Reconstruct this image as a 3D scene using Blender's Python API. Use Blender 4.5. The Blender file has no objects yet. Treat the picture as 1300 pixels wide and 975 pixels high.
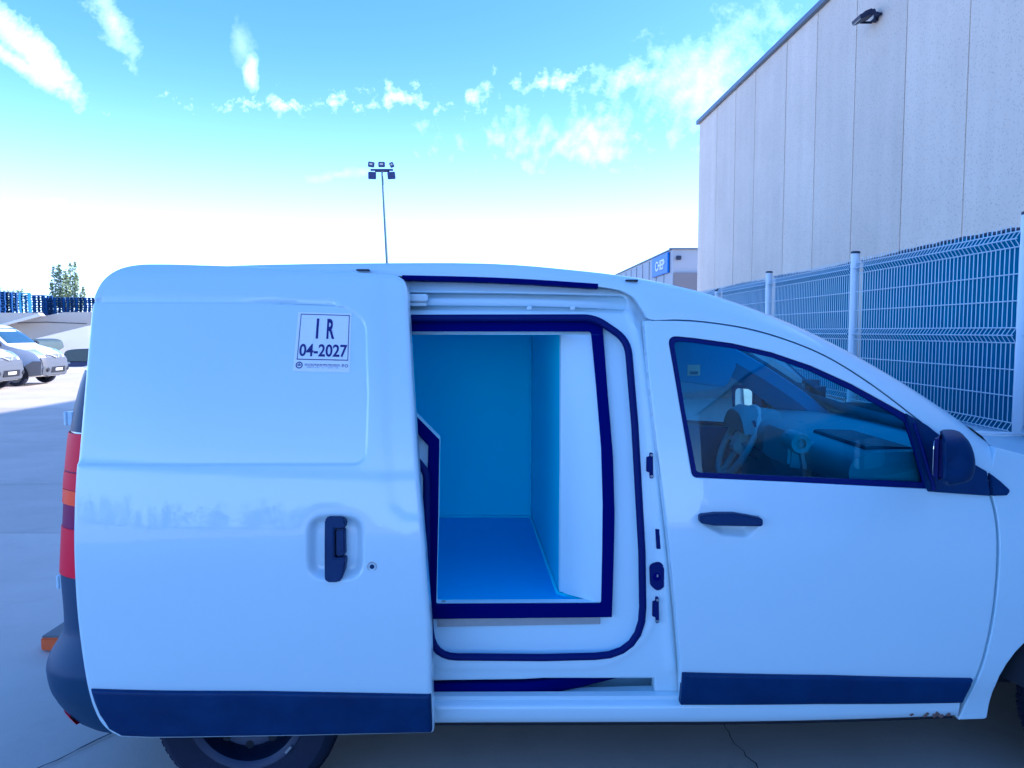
import bpy, bmesh, math, random
import numpy as np
from mathutils import Vector, Matrix
from mathutils.geometry import delaunay_2d_cdt
random.seed(7); np.random.seed(7)
R = math.radians
SC = bpy.context.scene
COL = SC.collection

# ------------------------------------------------------------------ camera
EYE = 1.62; F = 976.0; PITCH = math.atan(67.5/F)
cam_d = bpy.data.cameras.new('camera'); cam = bpy.data.objects.new('camera', cam_d); COL.objects.link(cam)
cam.location = (0, 0, EYE); cam.rotation_euler = (R(90)-PITCH, 0, 0)
cam_d.sensor_fit = 'HORIZONTAL'; cam_d.sensor_width = 36; cam_d.lens = 36*F/1300
cam_d.clip_start = 0.05; cam_d.clip_end = 5000
SC.camera = cam

def ray(px, py):
    r = (px-650)/F; u = (487.5-py)/F
    return r, math.cos(PITCH)+u*math.sin(PITCH), -math.sin(PITCH)+u*math.cos(PITCH)
def at(px, py, Y):
    """point of the place at distance Y in front of the standpoint"""
    dx, dy, dz = ray(px, py); k = Y/dy
    return Vector((dx*k, Y, EYE+dz*k))

# ------------------------------------------------------------------ light
SUN_EL, SUN_AZ = 29.0, 84.0        # azimuth from +Y (north) towards +X
sun_d = bpy.data.lights.new('sun', 'SUN'); sun = bpy.data.objects.new('sun', sun_d); COL.objects.link(sun)
sun_d.energy = 2.4; sun_d.angle = R(0.53); sun_d.color = (1.0, 0.70, 0.44)
sd = Vector((math.sin(R(SUN_AZ))*math.cos(R(SUN_EL)), math.cos(R(SUN_AZ))*math.cos(R(SUN_EL)), math.sin(R(SUN_EL))))
sun.rotation_euler = sd.to_track_quat('Z', 'Y').to_euler(); sun.location = (20, 5, 25)

SC.view_settings.view_transform = 'Standard'; SC.view_settings.look = 'None'
SC.view_settings.gamma = 1.0; SC.view_settings.use_curve_mapping = False
SC.view_settings.exposure = 2.25
SC.cycles.max_bounces = 12; SC.cycles.diffuse_bounces = 6; SC.cycles.transparent_max_bounces = 16
SC.view_settings.use_white_balance = True
SC.view_settings.white_balance_temperature = 4350
SC.view_settings.white_balance_tint = 10

world = bpy.data.worlds.new('World'); SC.world = world; world.use_nodes = True
HAZE = 0.48
def build_world():
    nt = world.node_tree; nt.nodes.clear(); N = nt.nodes.new; L = nt.links.new
    out = N('ShaderNodeOutputWorld'); bg = N('ShaderNodeBackground'); bg.inputs['Strength'].default_value = 0.077
    sky = N('ShaderNodeTexSky'); sky.sky_type = 'NISHITA'; sky.sun_disc = False
    sky.sun_elevation = R(SUN_EL); sky.sun_rotation = R(SUN_AZ)
    sky.air_density = 0.75; sky.dust_density = 1.5; sky.ozone_density = 3.0; sky.altitude = 200
    tc = N('ShaderNodeTexCoord'); sep = N('ShaderNodeSeparateXYZ'); L(tc.outputs['Generated'], sep.inputs[0])
    def m(op, a, b=None, c=None, clamp=False):
        n = N('ShaderNodeMath'); n.operation = op; n.use_clamp = clamp
        for i, v in enumerate((a, b, c)):
            if v is None: continue
            if isinstance(v, (int, float)): n.inputs[i].default_value = v
            else: L(v, n.inputs[i])
        return n.outputs[0]
    # cirrus fields fixed on the sky: gnomonic direction coordinates about +Y
    yy = m('MAXIMUM', sep.outputs['Y'], 0.02)
    u = m('DIVIDE', sep.outputs['X'], yy); v = m('DIVIDE', sep.outputs['Z'], yy)
    cb = N('ShaderNodeCombineXYZ'); L(u, cb.inputs[0]); L(v, cb.inputs[1])
    def noise(sc, det, rough, dist=0.0, vec=None):
        n = N('ShaderNodeTexNoise'); n.inputs['Scale'].default_value = sc; n.inputs['Detail'].default_value = det
        n.inputs['Roughness'].default_value = rough; n.inputs['Distortion'].default_value = dist
        L(vec or cb.outputs[0], n.inputs['Vector']); return n
    nz = noise(14, 8, 0.62); nf = noise(55, 6, 0.65); wob = noise(6, 4, 0.55)
    wv = N('ShaderNodeVectorMath'); wv.operation = 'MULTIPLY_ADD'
    L(wob.outputs['Color'], wv.inputs[0]); wv.inputs[1].default_value = (0.05, 0.05, 0); L(cb.outputs[0], wv.inputs[2])
    wv2 = N('ShaderNodeVectorMath'); wv2.operation = 'ADD'; L(wv.outputs[0], wv2.inputs[0]); wv2.inputs[1].default_value = (-0.025, -0.025, 0)
    nzc = m('SUBTRACT', nz.outputs['Fac'], 0.5); nfc = m('SUBTRACT', nf.outputs['Fac'], 0.5)
    total = None
    def blob(p0, p1, w, amp, soft, k1, k2, pw=1.0):
        nonlocal total
        d0 = ray(*p0); d1 = ray(*p1)
        a = Vector((d0[0]/d0[1], d0[2]/d0[1])); b = Vector((d1[0]/d1[1], d1[2]/d1[1]))
        c = (a+b)/2; d = b-a
        mp = N('ShaderNodeMapping'); mp.vector_type = 'TEXTURE'; L(wv2.outputs[0], mp.inputs['Vector'])
        mp.inputs['Location'].default_value = (c.x, c.y, 0)
        mp.inputs['Rotation'].default_value = (0, 0, math.atan2(d.y, d.x))
        mp.inputs['Scale'].default_value = (max(d.length/2, w/F), w/F, 1)
        ln = N('ShaderNodeVectorMath'); ln.operation = 'LENGTH'; L(mp.outputs[0], ln.inputs[0])
        x = m('SUBTRACT', 1.0, ln.outputs['Value'])
        x = m('MULTIPLY_ADD', nzc, k1, x); x = m('MULTIPLY_ADD', nfc, k2, x)
        x = m('MULTIPLY', m('DIVIDE', x, soft, clamp=True), amp)
        total = x if total is None else m('MAXIMUM', total, x)
    blob((-60, -25), (128, 142), 24, .9, 1.5, 1.7, 1.5)
    blob((-40, 40), (64, 108), 12, .65, 1.5, 1.7, 1.5)
    blob((110, -40), (172, 72), 24, .6, 1.7, 2.2, 1.6)
    blob((296, 20), (316, 90), 13, .28, 1.6, 1.4, 1.2)
    blob((313, 60), (327, 126), 9, .85, 1.4, 1.2, 1.2)
    blob((290, 134), (460, 132), 9, .5, 2.0, 6.0, 8.0)
    blob((430, 116), (560, 126), 11, .45, 2.1, 6.0, 8.0)
    blob((578, 126), (636, 106), 11, .42, 1.6, 4.6, 4.6)
    blob((640, 116), (735, 94), 12, .5, 1.7, 4.6, 4.6)
    blob((730, 110), (880, 82), 20, .42, 1.9, 4.2, 3.6)
    blob((600, 178), (900, 165), 36, .5, 2.3, 4.0, 3.0)
    blob((780, 160), (1010, 40), 70, .7, 2.6, 2.6, 1.8)
    blob((375, 228), (480, 222), 6, .2, 1.3, 2.6, 2.0)
    blob((45, 256), (85, 250), 5, .2, 1.3, 2.0, 2.0)
    front = m('GREATER_THAN', sep.outputs['Y'], 0.05)
    total = m('MULTIPLY', total, front)
    mix = N('ShaderNodeMix'); mix.data_type = 'RGBA'; L(total, mix.inputs['Factor'])
    L(sky.outputs[0], mix.inputs['A']); mix.inputs['B'].default_value = (8.6, 7.9, 7.3, 1)
    # bright summer haze all round the horizon
    zq = m('DIVIDE', m('MAXIMUM', sep.outputs['Z'], 0.0), 0.155)
    hz = m('MULTIPLY', m('EXPONENT', m('MULTIPLY', m('POWER', zq, 1.9), -1.0)), HAZE)
    mh = N('ShaderNodeMix'); mh.data_type = 'RGBA'; L(hz, mh.inputs['Factor'])
    L(mix.outputs['Result'], mh.inputs['A']); mh.inputs['B'].default_value = (12.4, 12.0, 11.2, 1)
    L(mh.outputs['Result'], bg.inputs['Color']); L(bg.outputs[0], out.inputs[0])
build_world()

# ------------------------------------------------------------------ materials
MATS = {}
def mat(name, col, rough=.5, metal=0.0, coat=0.0, spec=.5, bump=None, vary=None, coat_rough=.03, emit=None):
    """bump=(scale, strength)  vary=(scale, second colour, amount)"""
    if name in MATS: return MATS[name]
    M = bpy.data.materials.new(name); M.use_nodes = True; nt = M.node_tree; N = nt.nodes.new; L = nt.links.new
    b = nt.nodes['Principled BSDF']
    b.inputs['Base Color'].default_value = (*col, 1); b.inputs['Roughness'].default_value = rough
    b.inputs['Metallic'].default_value = metal; b.inputs['Specular IOR Level'].default_value = spec
    b.inputs['Coat Weight'].default_value = coat; b.inputs['Coat Roughness'].default_value = coat_rough
    if bump or vary: tc = N('ShaderNodeTexCoord')
    if vary:
        n = N('ShaderNodeTexNoise'); n.inputs['Scale'].default_value = vary[0]; n.inputs['Detail'].default_value = 6; n.inputs['Roughness'].default_value = .62
        L(tc.outputs['Object'], n.inputs['Vector'])
        rp = N('ShaderNodeValToRGB'); rp.color_ramp.elements[0].position = .5-vary[2]; rp.color_ramp.elements[1].position = .5+vary[2]
        rp.color_ramp.elements[0].color = (*col, 1); rp.color_ramp.elements[1].color = (*vary[1], 1)
        L(n.outputs['Fac'], rp.inputs[0]); L(rp.outputs[0], b.inputs['Base Color'])
    if bump:
        n2 = N('ShaderNodeTexNoise'); n2.inputs['Scale'].default_value = bump[0]; n2.inputs['Detail'].default_value = 4
        L(tc.outputs['Object'], n2.inputs['Vector'])
        bp = N('ShaderNodeBump'); bp.inputs['Strength'].default_value = bump[1]; bp.inputs['Distance'].default_value = .01
        L(n2.outputs['Fac'], bp.inputs['Height']); L(bp.outputs[0], b.inputs['Normal'])
    MATS[name] = M; return M

def glass_mat(name, tint, refl=.9, rough=0.0):
    M = bpy.data.materials.new(name); M.use_nodes = True; nt = M.node_tree; nt.nodes.clear(); N = nt.nodes.new; L = nt.links.new
    o = N('ShaderNodeOutputMaterial'); t = N('ShaderNodeBsdfTransparent'); t.inputs[0].default_value = (*tint, 1)
    g = N('ShaderNodeBsdfGlossy'); g.inputs['Roughness'].default_value = rough; g.inputs['Color'].default_value = (refl*.62, refl*.85, refl, 1)
    fr = N('ShaderNodeFresnel'); fr.inputs['IOR'].default_value = 1.65
    mx = N('ShaderNodeMixShader'); L(fr.outputs[0], mx.inputs[0]); L(t.outputs[0], mx.inputs[1]); L(g.outputs[0], mx.inputs[2]); L(mx.outputs[0], o.inputs[0])
    MATS[name] = M; return M

PAINT = mat('white_paint', (.655, .785, .85), .32, coat=1.0, spec=.5, coat_rough=.015, bump=(7, .003))
PAINT_IN = mat('white_primer_paint', (.66, .79, .86), .42, coat=.3, bump=(30, .01))
TRIM = mat('navy_black_plastic', (.004, .017, .085), .5, spec=.3, bump=(420, .12), vary=(9, (.010, .032, .125), .22))
RUBBER = mat('navy_black_rubber', (.003, .004, .11), .6, spec=.25)
GASKET = mat('dark_gasket_foam', (.002, .002, .12), .8, spec=.1)
TYRE = mat('tyre_rubber', (.012, .016, .04), .75, spec=.3, bump=(90, .2))
RIM = mat('dark_steel_rim', (.012, .02, .06), .42, metal=.2, spec=.5)
STEEL = mat('bright_steel', (.55, .57, .60), .3, metal=1.0)
ALU = mat('brushed_aluminium', (.42, .43, .44), .45, metal=.6, vary=(40, (.5, .5, .5), .3))
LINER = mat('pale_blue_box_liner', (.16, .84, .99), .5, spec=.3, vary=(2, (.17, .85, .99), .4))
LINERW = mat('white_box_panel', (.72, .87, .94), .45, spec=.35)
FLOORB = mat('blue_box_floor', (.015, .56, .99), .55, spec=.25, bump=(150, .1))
REDL = mat('red_lamp_lens', (.74, .012, .05), .4, spec=.1)
REDD = mat('dark_red_lamp_lens', (.20, .01, .09), .4, spec=.1)
ORANGEL = mat('orange_red_lamp_lens', (1.0, .09, .03), .25, spec=.12)
DGLASS = mat('dark_glass', (.006, .025, .085), .35, spec=.15)
GLASS = glass_mat('window_glass', (.50, .86, .97))
GLASSC = glass_mat('windscreen_glass', (.80, .90, .93))
DASH = mat('grey_dashboard', (.20, .34, .42), .6, spec=.3, bump=(300, .15))
DASHL = mat('pale_dashboard_lower', (.32, .44, .52), .6, spec=.3, bump=(300, .1))
HEADL = mat('headliner_felt', (.16, .30, .52), .9, bump=(200, .2))
DARKIN = mat('cabin_trim', (.004, .06, .22), .8)
MIRROR = mat('mirror_silver', (.85, .87, .88), .02, metal=1.0)
STICK = mat('sticker_white', (.86, .88, .9), .45, coat=.2)
INK = mat('sticker_navy_ink', (.012, .008, .16), .5)
UNDER = mat('underbody_black', (.01, .012, .02), .9)

# ------------------------------------------------------------------ object helpers
def top_of(o):
    v = Vector((0, 0, 0))
    while o: v += o.location; o = o.parent
    return v
def link(name, me, m=None, parent=None, world=True):
    if world and parent is not None: me.transform(Matrix.Translation(-top_of(parent)))
    o = bpy.data.objects.new(name, me); COL.objects.link(o)
    if m is not None: me.materials.append(m)
    if parent is not None: o.parent = parent
    return o
def thing(name, label, cat, loc=(0, 0, 0), rz=0, group=None):
    o = bpy.data.objects.new(name, None); COL.objects.link(o); o.location = loc; o.rotation_euler = (0, 0, rz)
    o.empty_display_size = .2; tag(o, label, cat, group); return o
def tag(o, label, cat, group=None):
    o['label'] = label; o['category'] = cat
    if group: o['group'] = group
    return o
def copy_tree(o, parent=None):
    c = o.copy(); COL.objects.link(c); c.parent = parent
    for ch in list(o.children): copy_tree(ch, c)
    return c

class MB:
    def __init__(s): s.v = []; s.f = []
    def add(s, vs, fs):
        n = len(s.v); s.v += [tuple(v) for v in vs]; s.f += [tuple(i+n for i in f) for f in fs]; return s
    def box(s, c, d, rz=0, ry=0, rx=0):
        M = Matrix.Translation(c) @ Matrix.Rotation(rz, 4, 'Z') @ Matrix.Rotation(ry, 4, 'Y') @ Matrix.Rotation(rx, 4, 'X')
        vs = [M @ Vector((x*d[0]/2, y*d[1]/2, z*d[2]/2)) for x in (-1, 1) for y in (-1, 1) for z in (-1, 1)]
        return s.add(vs, [(0, 1, 3, 2), (4, 6, 7, 5), (0, 4, 5, 1), (2, 3, 7, 6), (0, 2, 6, 4), (1, 5, 7, 3)])
    def prism(s, pts, a, b, axis='y'):
        """polygon pts (2-D) pulled from a to b along axis"""
        n = len(pts)
        def P(p, t): return {'y': (p[0], t, p[1]), 'x': (t, p[0], p[1]), 'z': (p[0], p[1], t)}[axis]
        vs = [P(p, a) for p in pts]+[P(p, b) for p in pts]
        fs = [tuple(range(n)), tuple(range(2*n-1, n-1, -1))]+[(i, i+n, (i+1) % n+n, (i+1) % n) for i in range(n)]
        return s.add(vs, fs)
    def tube(s, pts, r, n=8, closed=False, flat=None, caps=True):
        pts = [Vector(p) for p in pts]; k = len(pts); vs = []
        rs = r if isinstance(r, (list, tuple)) else [r]*k
        prev = None
        for i, p in enumerate(pts):
            if closed: t = pts[(i+1) % k]-pts[i-1]
            else: t = pts[min(i+1, k-1)]-pts[max(i-1, 0)]
            t.normalize()
            if prev is None:
                a = Vector((0, 0, 1)) if abs(t.z) < .9 else Vector((0, 1, 0))
                if flat: a = Vector((0, 1, 0))
                n1 = (a-t*a.dot(t)).normalized()
            else:
                n1 = (Vector((0, 1, 0)) if flat else prev); n1 = (n1-t*n1.dot(t)).normalized()
            prev = n1; n2 = t.cross(n1)
            for j in range(n):
                an = 2*math.pi*j/n
                vs.append(p+n1*math.cos(an)*rs[i]*(flat or 1)+n2*math.sin(an)*rs[i])
        fs = []
        for i in range(k if closed else k-1):
            for j in range(n):
                a = i*n+j; b = i*n+(j+1) % n; c = ((i+1) % k)*n+(j+1) % n; d = ((i+1) % k)*n+j
                fs.append((a, b, c, d))
        if not closed and caps:
            fs.append(tuple(range(n))[::-1]); fs.append(tuple((k-1)*n+j for j in range(n)))
        return s.add(vs, fs)
    def cyl(s, a, b, r, n=16, r2=None): return s.tube([a, b], [r, r if r2 is None else r2], n)
    def lathe(s, prof, c, axis='y', n=40):
        """prof: list of (radius, offset along axis)"""
        vs = []; k = len(prof)
        for (r, t) in prof:
            for j in range(n):
                a = 2*math.pi*j/n; x, z = r*math.cos(a), r*math.sin(a)
                vs.append({'y': (c[0]+x, c[1]+t, c[2]+z), 'z': (c[0]+x, c[1]+z, c[2]+t), 'x': (c[0]+t, c[1]+x, c[2]+z)}[axis])
        fs = [(i*n+j, i*n+(j+1) % n, (i+1)*n+(j+1) % n, (i+1)*n+j) for i in range(k-1) for j in range(n)]
        return s.add(vs, fs)
    def grid(s, rows):
        """rows of equal length lists of points"""
        n = len(rows[0]); vs = [p for r in rows for p in r]
        return s.add(vs, [(i*n+j, i*n+j+1, (i+1)*n+j+1, (i+1)*n+j) for i in range(len(rows)-1) for j in range(n-1)])
    def mesh(s, name, smooth=None, bevel=0, fix=True):
        me = bpy.data.meshes.new(name); me.from_pydata(s.v, [], s.f); me.update()
        bm = bmesh.new(); bm.from_mesh(me)
        if fix: bmesh.ops.recalc_face_normals(bm, faces=bm.faces)
        if bevel:
            es = [e for e in bm.edges if len(e.link_faces) == 2 and e.calc_face_angle(0) > .5]
            bmesh.ops.bevel(bm, geom=es, offset=bevel, segments=2, affect='EDGES', clamp_overlap=True)
        bm.to_mesh(me); bm.free()
        if smooth is not None:
            me.polygons.foreach_set('use_smooth', [True]*len(me.polygons)); me.set_sharp_from_angle(angle=R(smooth))
        return me
    def build(s, name, m=None, parent=None, smooth=None, bevel=0, world=True, fix=True):
        return link(name, s.mesh(name, smooth, bevel, fix), m, parent, world)

# --- 2-D helpers
def cat(pts, n=8, closed=False):
    pts = [tuple(map(float, p)) for p in pts]; out = []; k = len(pts)
    for i in range(k if closed else k-1):
        P = lambda j: np.array(pts[j % k] if closed else pts[min(max(j, 0), k-1)])
        p0, p1, p2, p3 = P(i-1), P(i), P(i+1), P(i+2)
        for t in np.arange(n)/n:
            out.append(tuple(.5*((2*p1)+(-p0+p2)*t+(2*p0-5*p1+4*p2-p3)*t*t+(-p0+3*p1-3*p2+p3)*t**3)))
    if not closed: out.append(pts[-1])
    return out
def rnd(pts, closed=True, n=6):
    """polyline with corner radii: points (x, y[, r])"""
    out = []; k = len(pts)
    for i, p in enumerate(pts):
        r = p[2] if len(p) > 2 else 0
        if r == 0 or (not closed and i in (0, k-1)): out.append((p[0], p[1])); continue
        c = np.array(p[:2], float); a = np.array(pts[i-1][:2], float); b = np.array(pts[(i+1) % k][:2], float)
        da = a-c; db = b-c; la = np.linalg.norm(da); lb = np.linalg.norm(db)
        ang = math.acos(max(-1, min(1, da.dot(db)/(la*lb)))); t = min(r/max(math.tan(ang/2), 1e-3), la*.49, lb*.49)
        s = c+da/la*t; e = c+db/lb*t
        for q in np.linspace(0, 1, n+1): out.append(tuple((1-q)**2*s+2*q*(1-q)*c+q*q*e))
    return out
def resample(poly, step, closed=True):
    out = []; k = len(poly)
    for i in range(k if closed else k-1):
        a = np.array(poly[i][:2], float); b = np.array(poly[(i+1) % k][:2], float); d = np.linalg.norm(b-a)
        if d < 1e-7: continue
        m = max(1, int(math.ceil(d/step)))
        for j in range(m): out.append(tuple(a+(b-a)*j/m))
    if not closed: out.append(tuple(poly[-1][:2]))
    return out
def inside(P, poly):
    P = np.asarray(P); poly = np.asarray(poly); x, y = P[:, 0], P[:, 1]; c = np.zeros(len(P), bool)
    x1, y1 = poly[:, 0], poly[:, 1]; x2, y2 = np.roll(x1, -1), np.roll(y1, -1)
    for a, b, c2, d in zip(x1, y1, x2, y2):
        if b == d: continue
        k = ((b > y) != (d > y)) & (x < (c2-a)*(y-b)/(d-b)+a); c ^= k
    return c
def dist(P, poly, closed=True):
    P = np.asarray(P, float); A = np.asarray(poly, float); B = np.roll(A, -1, 0)
    if not closed: A, B = A[:-1], B[:-1]
    best = np.full(len(P), 1e9)
    for a, b in zip(A, B):
        d = b-a; l = d.dot(d)
        t = np.clip(((P-a)@d)/(l if l > 0 else 1), 0, 1); q = P-a-t[:, None]*d
        best = np.minimum(best, np.sqrt((q*q).sum(1)))
    return best
def sst(x, a, b):
    t = np.clip((np.asarray(x, float)-a)/(b-a), 0, 1); return t*t*(3-2*t)
def area(p):
    p = np.asarray(p); return .5*np.sum(p[:, 0]*np.roll(p[:, 1], -1)-np.roll(p[:, 0], -1)*p[:, 1])

# ------------------------------------------------------------------ the van's side surface
Y0 = 2.50; WID = 1.74; YC = Y0+WID/2
_tz = [(.0, .07), (.30, .045), (.42, .018), (.55, .006), (.70, 0), (.80, 0), (.88, .0025), (.95, .0085), (1.02, .017), (1.12, .030), (1.25, .048), (1.40, .073), (1.55, .104), (1.68, .142), (1.76, .18), (1.82, .23), (1.9, .36)]
_tzf = np.array(cat(_tz, 10)); _tzf = _tzf[np.argsort(_tzf[:, 0])]
def tz(z): return np.interp(z, _tzf[:, 0], _tzf[:, 1])
def tx(x):
    x = np.asarray(x, float); return .045*np.clip(x-.6, 0, None)**2+.03*np.clip(x-1.7, 0, None)**2+.12*np.clip(-1.05-x, 0, None)**2
def side(off=0.0): return lambda x, z: Y0+tz(z)+tx(x)+off
SIDE = side(); SLIDE = side(-.085)
def conv(pts, yf=SIDE):
    out = []
    for p in pts:
        Y = Y0
        for _ in range(12):
            q = at(p[0], p[1], Y); Y = float(yf(q.x, q.z))
        out.append((q.x, q.z))
    return out
def c3(pts, yf=SIDE): return [Vector((x, float(yf(x, z)), z)) for x, z in conv(pts, yf)]

def panel(name, outer, holes, yf, m, parent, r=.006, th=.025, g=.035, disp=None, step=.012, mirror=False, hole_r=None, hole_th=None, extra=()):
    loops = []; ring = []
    for i, lp in enumerate([outer]+list(holes)):
        lp = resample(lp, step)
        ccw = area(lp) > 0
        if (i == 0) != ccw: lp = lp[::-1]       # material always on the left
        loops.append(lp)
    rr = [r]+[(r if hole_r is None else hole_r)]*len(holes)
    tt = [th]+[(th if hole_th is None else hole_th)]*len(holes)
    for lp, q in zip(loops, rr):
        a = np.array(lp); t = np.roll(a, -1, 0)-np.roll(a, 1, 0); t /= np.linalg.norm(t, axis=1)[:, None]+1e-12
        nn = np.stack([-t[:, 1], t[:, 0]], 1)
        for k in (.12, .4, 1.0, 1.6): ring.append(a+nn*q*k)
    O = np.array(loops[0]); mn, mx = O.min(0), O.max(0)
    gx, gz = np.meshgrid(np.arange(mn[0], mx[0], g), np.arange(mn[1], mx[1], g))
    gx = gx+(np.arange(gx.shape[0]) % 2)[:, None]*g/2
    G = np.stack([gx.ravel(), gz.ravel()], 1)
    for lp, offs in extra:
        a = np.array(resample(lp, step)); t = np.roll(a, -1, 0)-np.roll(a, 1, 0); t /= np.linalg.norm(t, axis=1)[:, None]+1e-12
        nn = np.stack([-t[:, 1], t[:, 0]], 1)*(1 if area(lp) > 0 else -1)
        for k in offs: ring.append(a+nn*k)
    rv = np.concatenate(ring)
    allb = lambda P: np.min([dist(P, l) for l in loops], 0)
    def ins(P):
        k = inside(P, loops[0])
        for h in loops[1:]: k &= ~inside(P, h)
        return k
    rv = rv[ins(rv)]; rv = rv[allb(rv) > min(rr)*.1]
    G = G[ins(G)]; G = G[allb(G) > max(rr)*1.6+g*.3]
    for lp, offs in extra: G = G[dist(G, lp) > max(offs)+g*.2]
    verts = []; edges = []
    for lp in loops:
        b = len(verts); verts += lp; edges += [(b+i, b+(i+1) % len(lp)) for i in range(len(lp))]
    nb = len(verts); verts = [Vector(v) for v in verts]+[Vector(v) for v in rv]+[Vector(v) for v in G]
    V, E, Fc, ov, oe, of = delaunay_2d_cdt(verts, edges, [], 0, 1e-6)
    V = np.array([tuple(v) for v in V]); T = np.array([tuple(f) for f in Fc])
    T = T[ins(V[T].mean(1))]
    Y = yf(V[:, 0], V[:, 1])
    if disp is not None: Y = Y+disp(V[:, 0], V[:, 1])
    for lp, q in zip(loops, rr):
        if q <= 0: continue
        d = dist(V, lp); k = np.clip(q-d, 0, q); Y = Y+q-np.sqrt(np.maximum(q*q-k*k, 0))
    mb = MB(); P3 = np.stack([V[:, 0], Y, V[:, 1]], 1)
    vs = [tuple(p) for p in P3]; fs = [tuple(t) for t in T]
    om = {}
    for i, l in enumerate(ov):
        for j in l:
            if j < nb: om[j] = i
    b = 0
    for lp, q, t in zip(loops, rr, tt):
        n0 = len(vs); n = len(lp)
        for i in range(n):
            p = vs[om[b+i]]; vs.append((p[0], p[1]+t, p[2]))
        fs += [(om[b+i], n0+i, n0+(i+1) % n, om[b+(i+1) % n]) for i in range(n)]
        b += n
    if mirror:
        vs = [(x, 2*YC-y, z) for x, y, z in vs]; fs = [f[::-1] for f in fs]
    me = bpy.data.meshes.new(name); me.from_pydata(vs, [], fs); me.update()
    me.polygons.foreach_set('use_smooth', [True]*len(me.polygons)); me.set_sharp_from_angle(angle=R(48))
    return link(name, me, m, parent)
def rrect(x0, y0, x1, y1, r): return rnd([(x0, y0, r), (x1, y0, r), (x1, y1, r), (x0, y1, r)])
def text_mesh(body, size, bold=0.0, extrude=0.0, align='CENTER', spacing=1.0):
    cu = bpy.data.curves.new('txt', 'FONT'); cu.body = body; cu.size = size; cu.offset = bold; cu.extrude = extrude
    cu.align_x = align; cu.space_character = spacing; cu.resolution_u = 3
    o = bpy.data.objects.new('txt', cu); COL.objects.link(o); bpy.context.view_layer.update()
    me = bpy.data.meshes.new_from_object(o.evaluated_get(bpy.context.evaluated_depsgraph_get()))
    bpy.data.objects.remove(o); bpy.data.curves.remove(cu); return me

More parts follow.
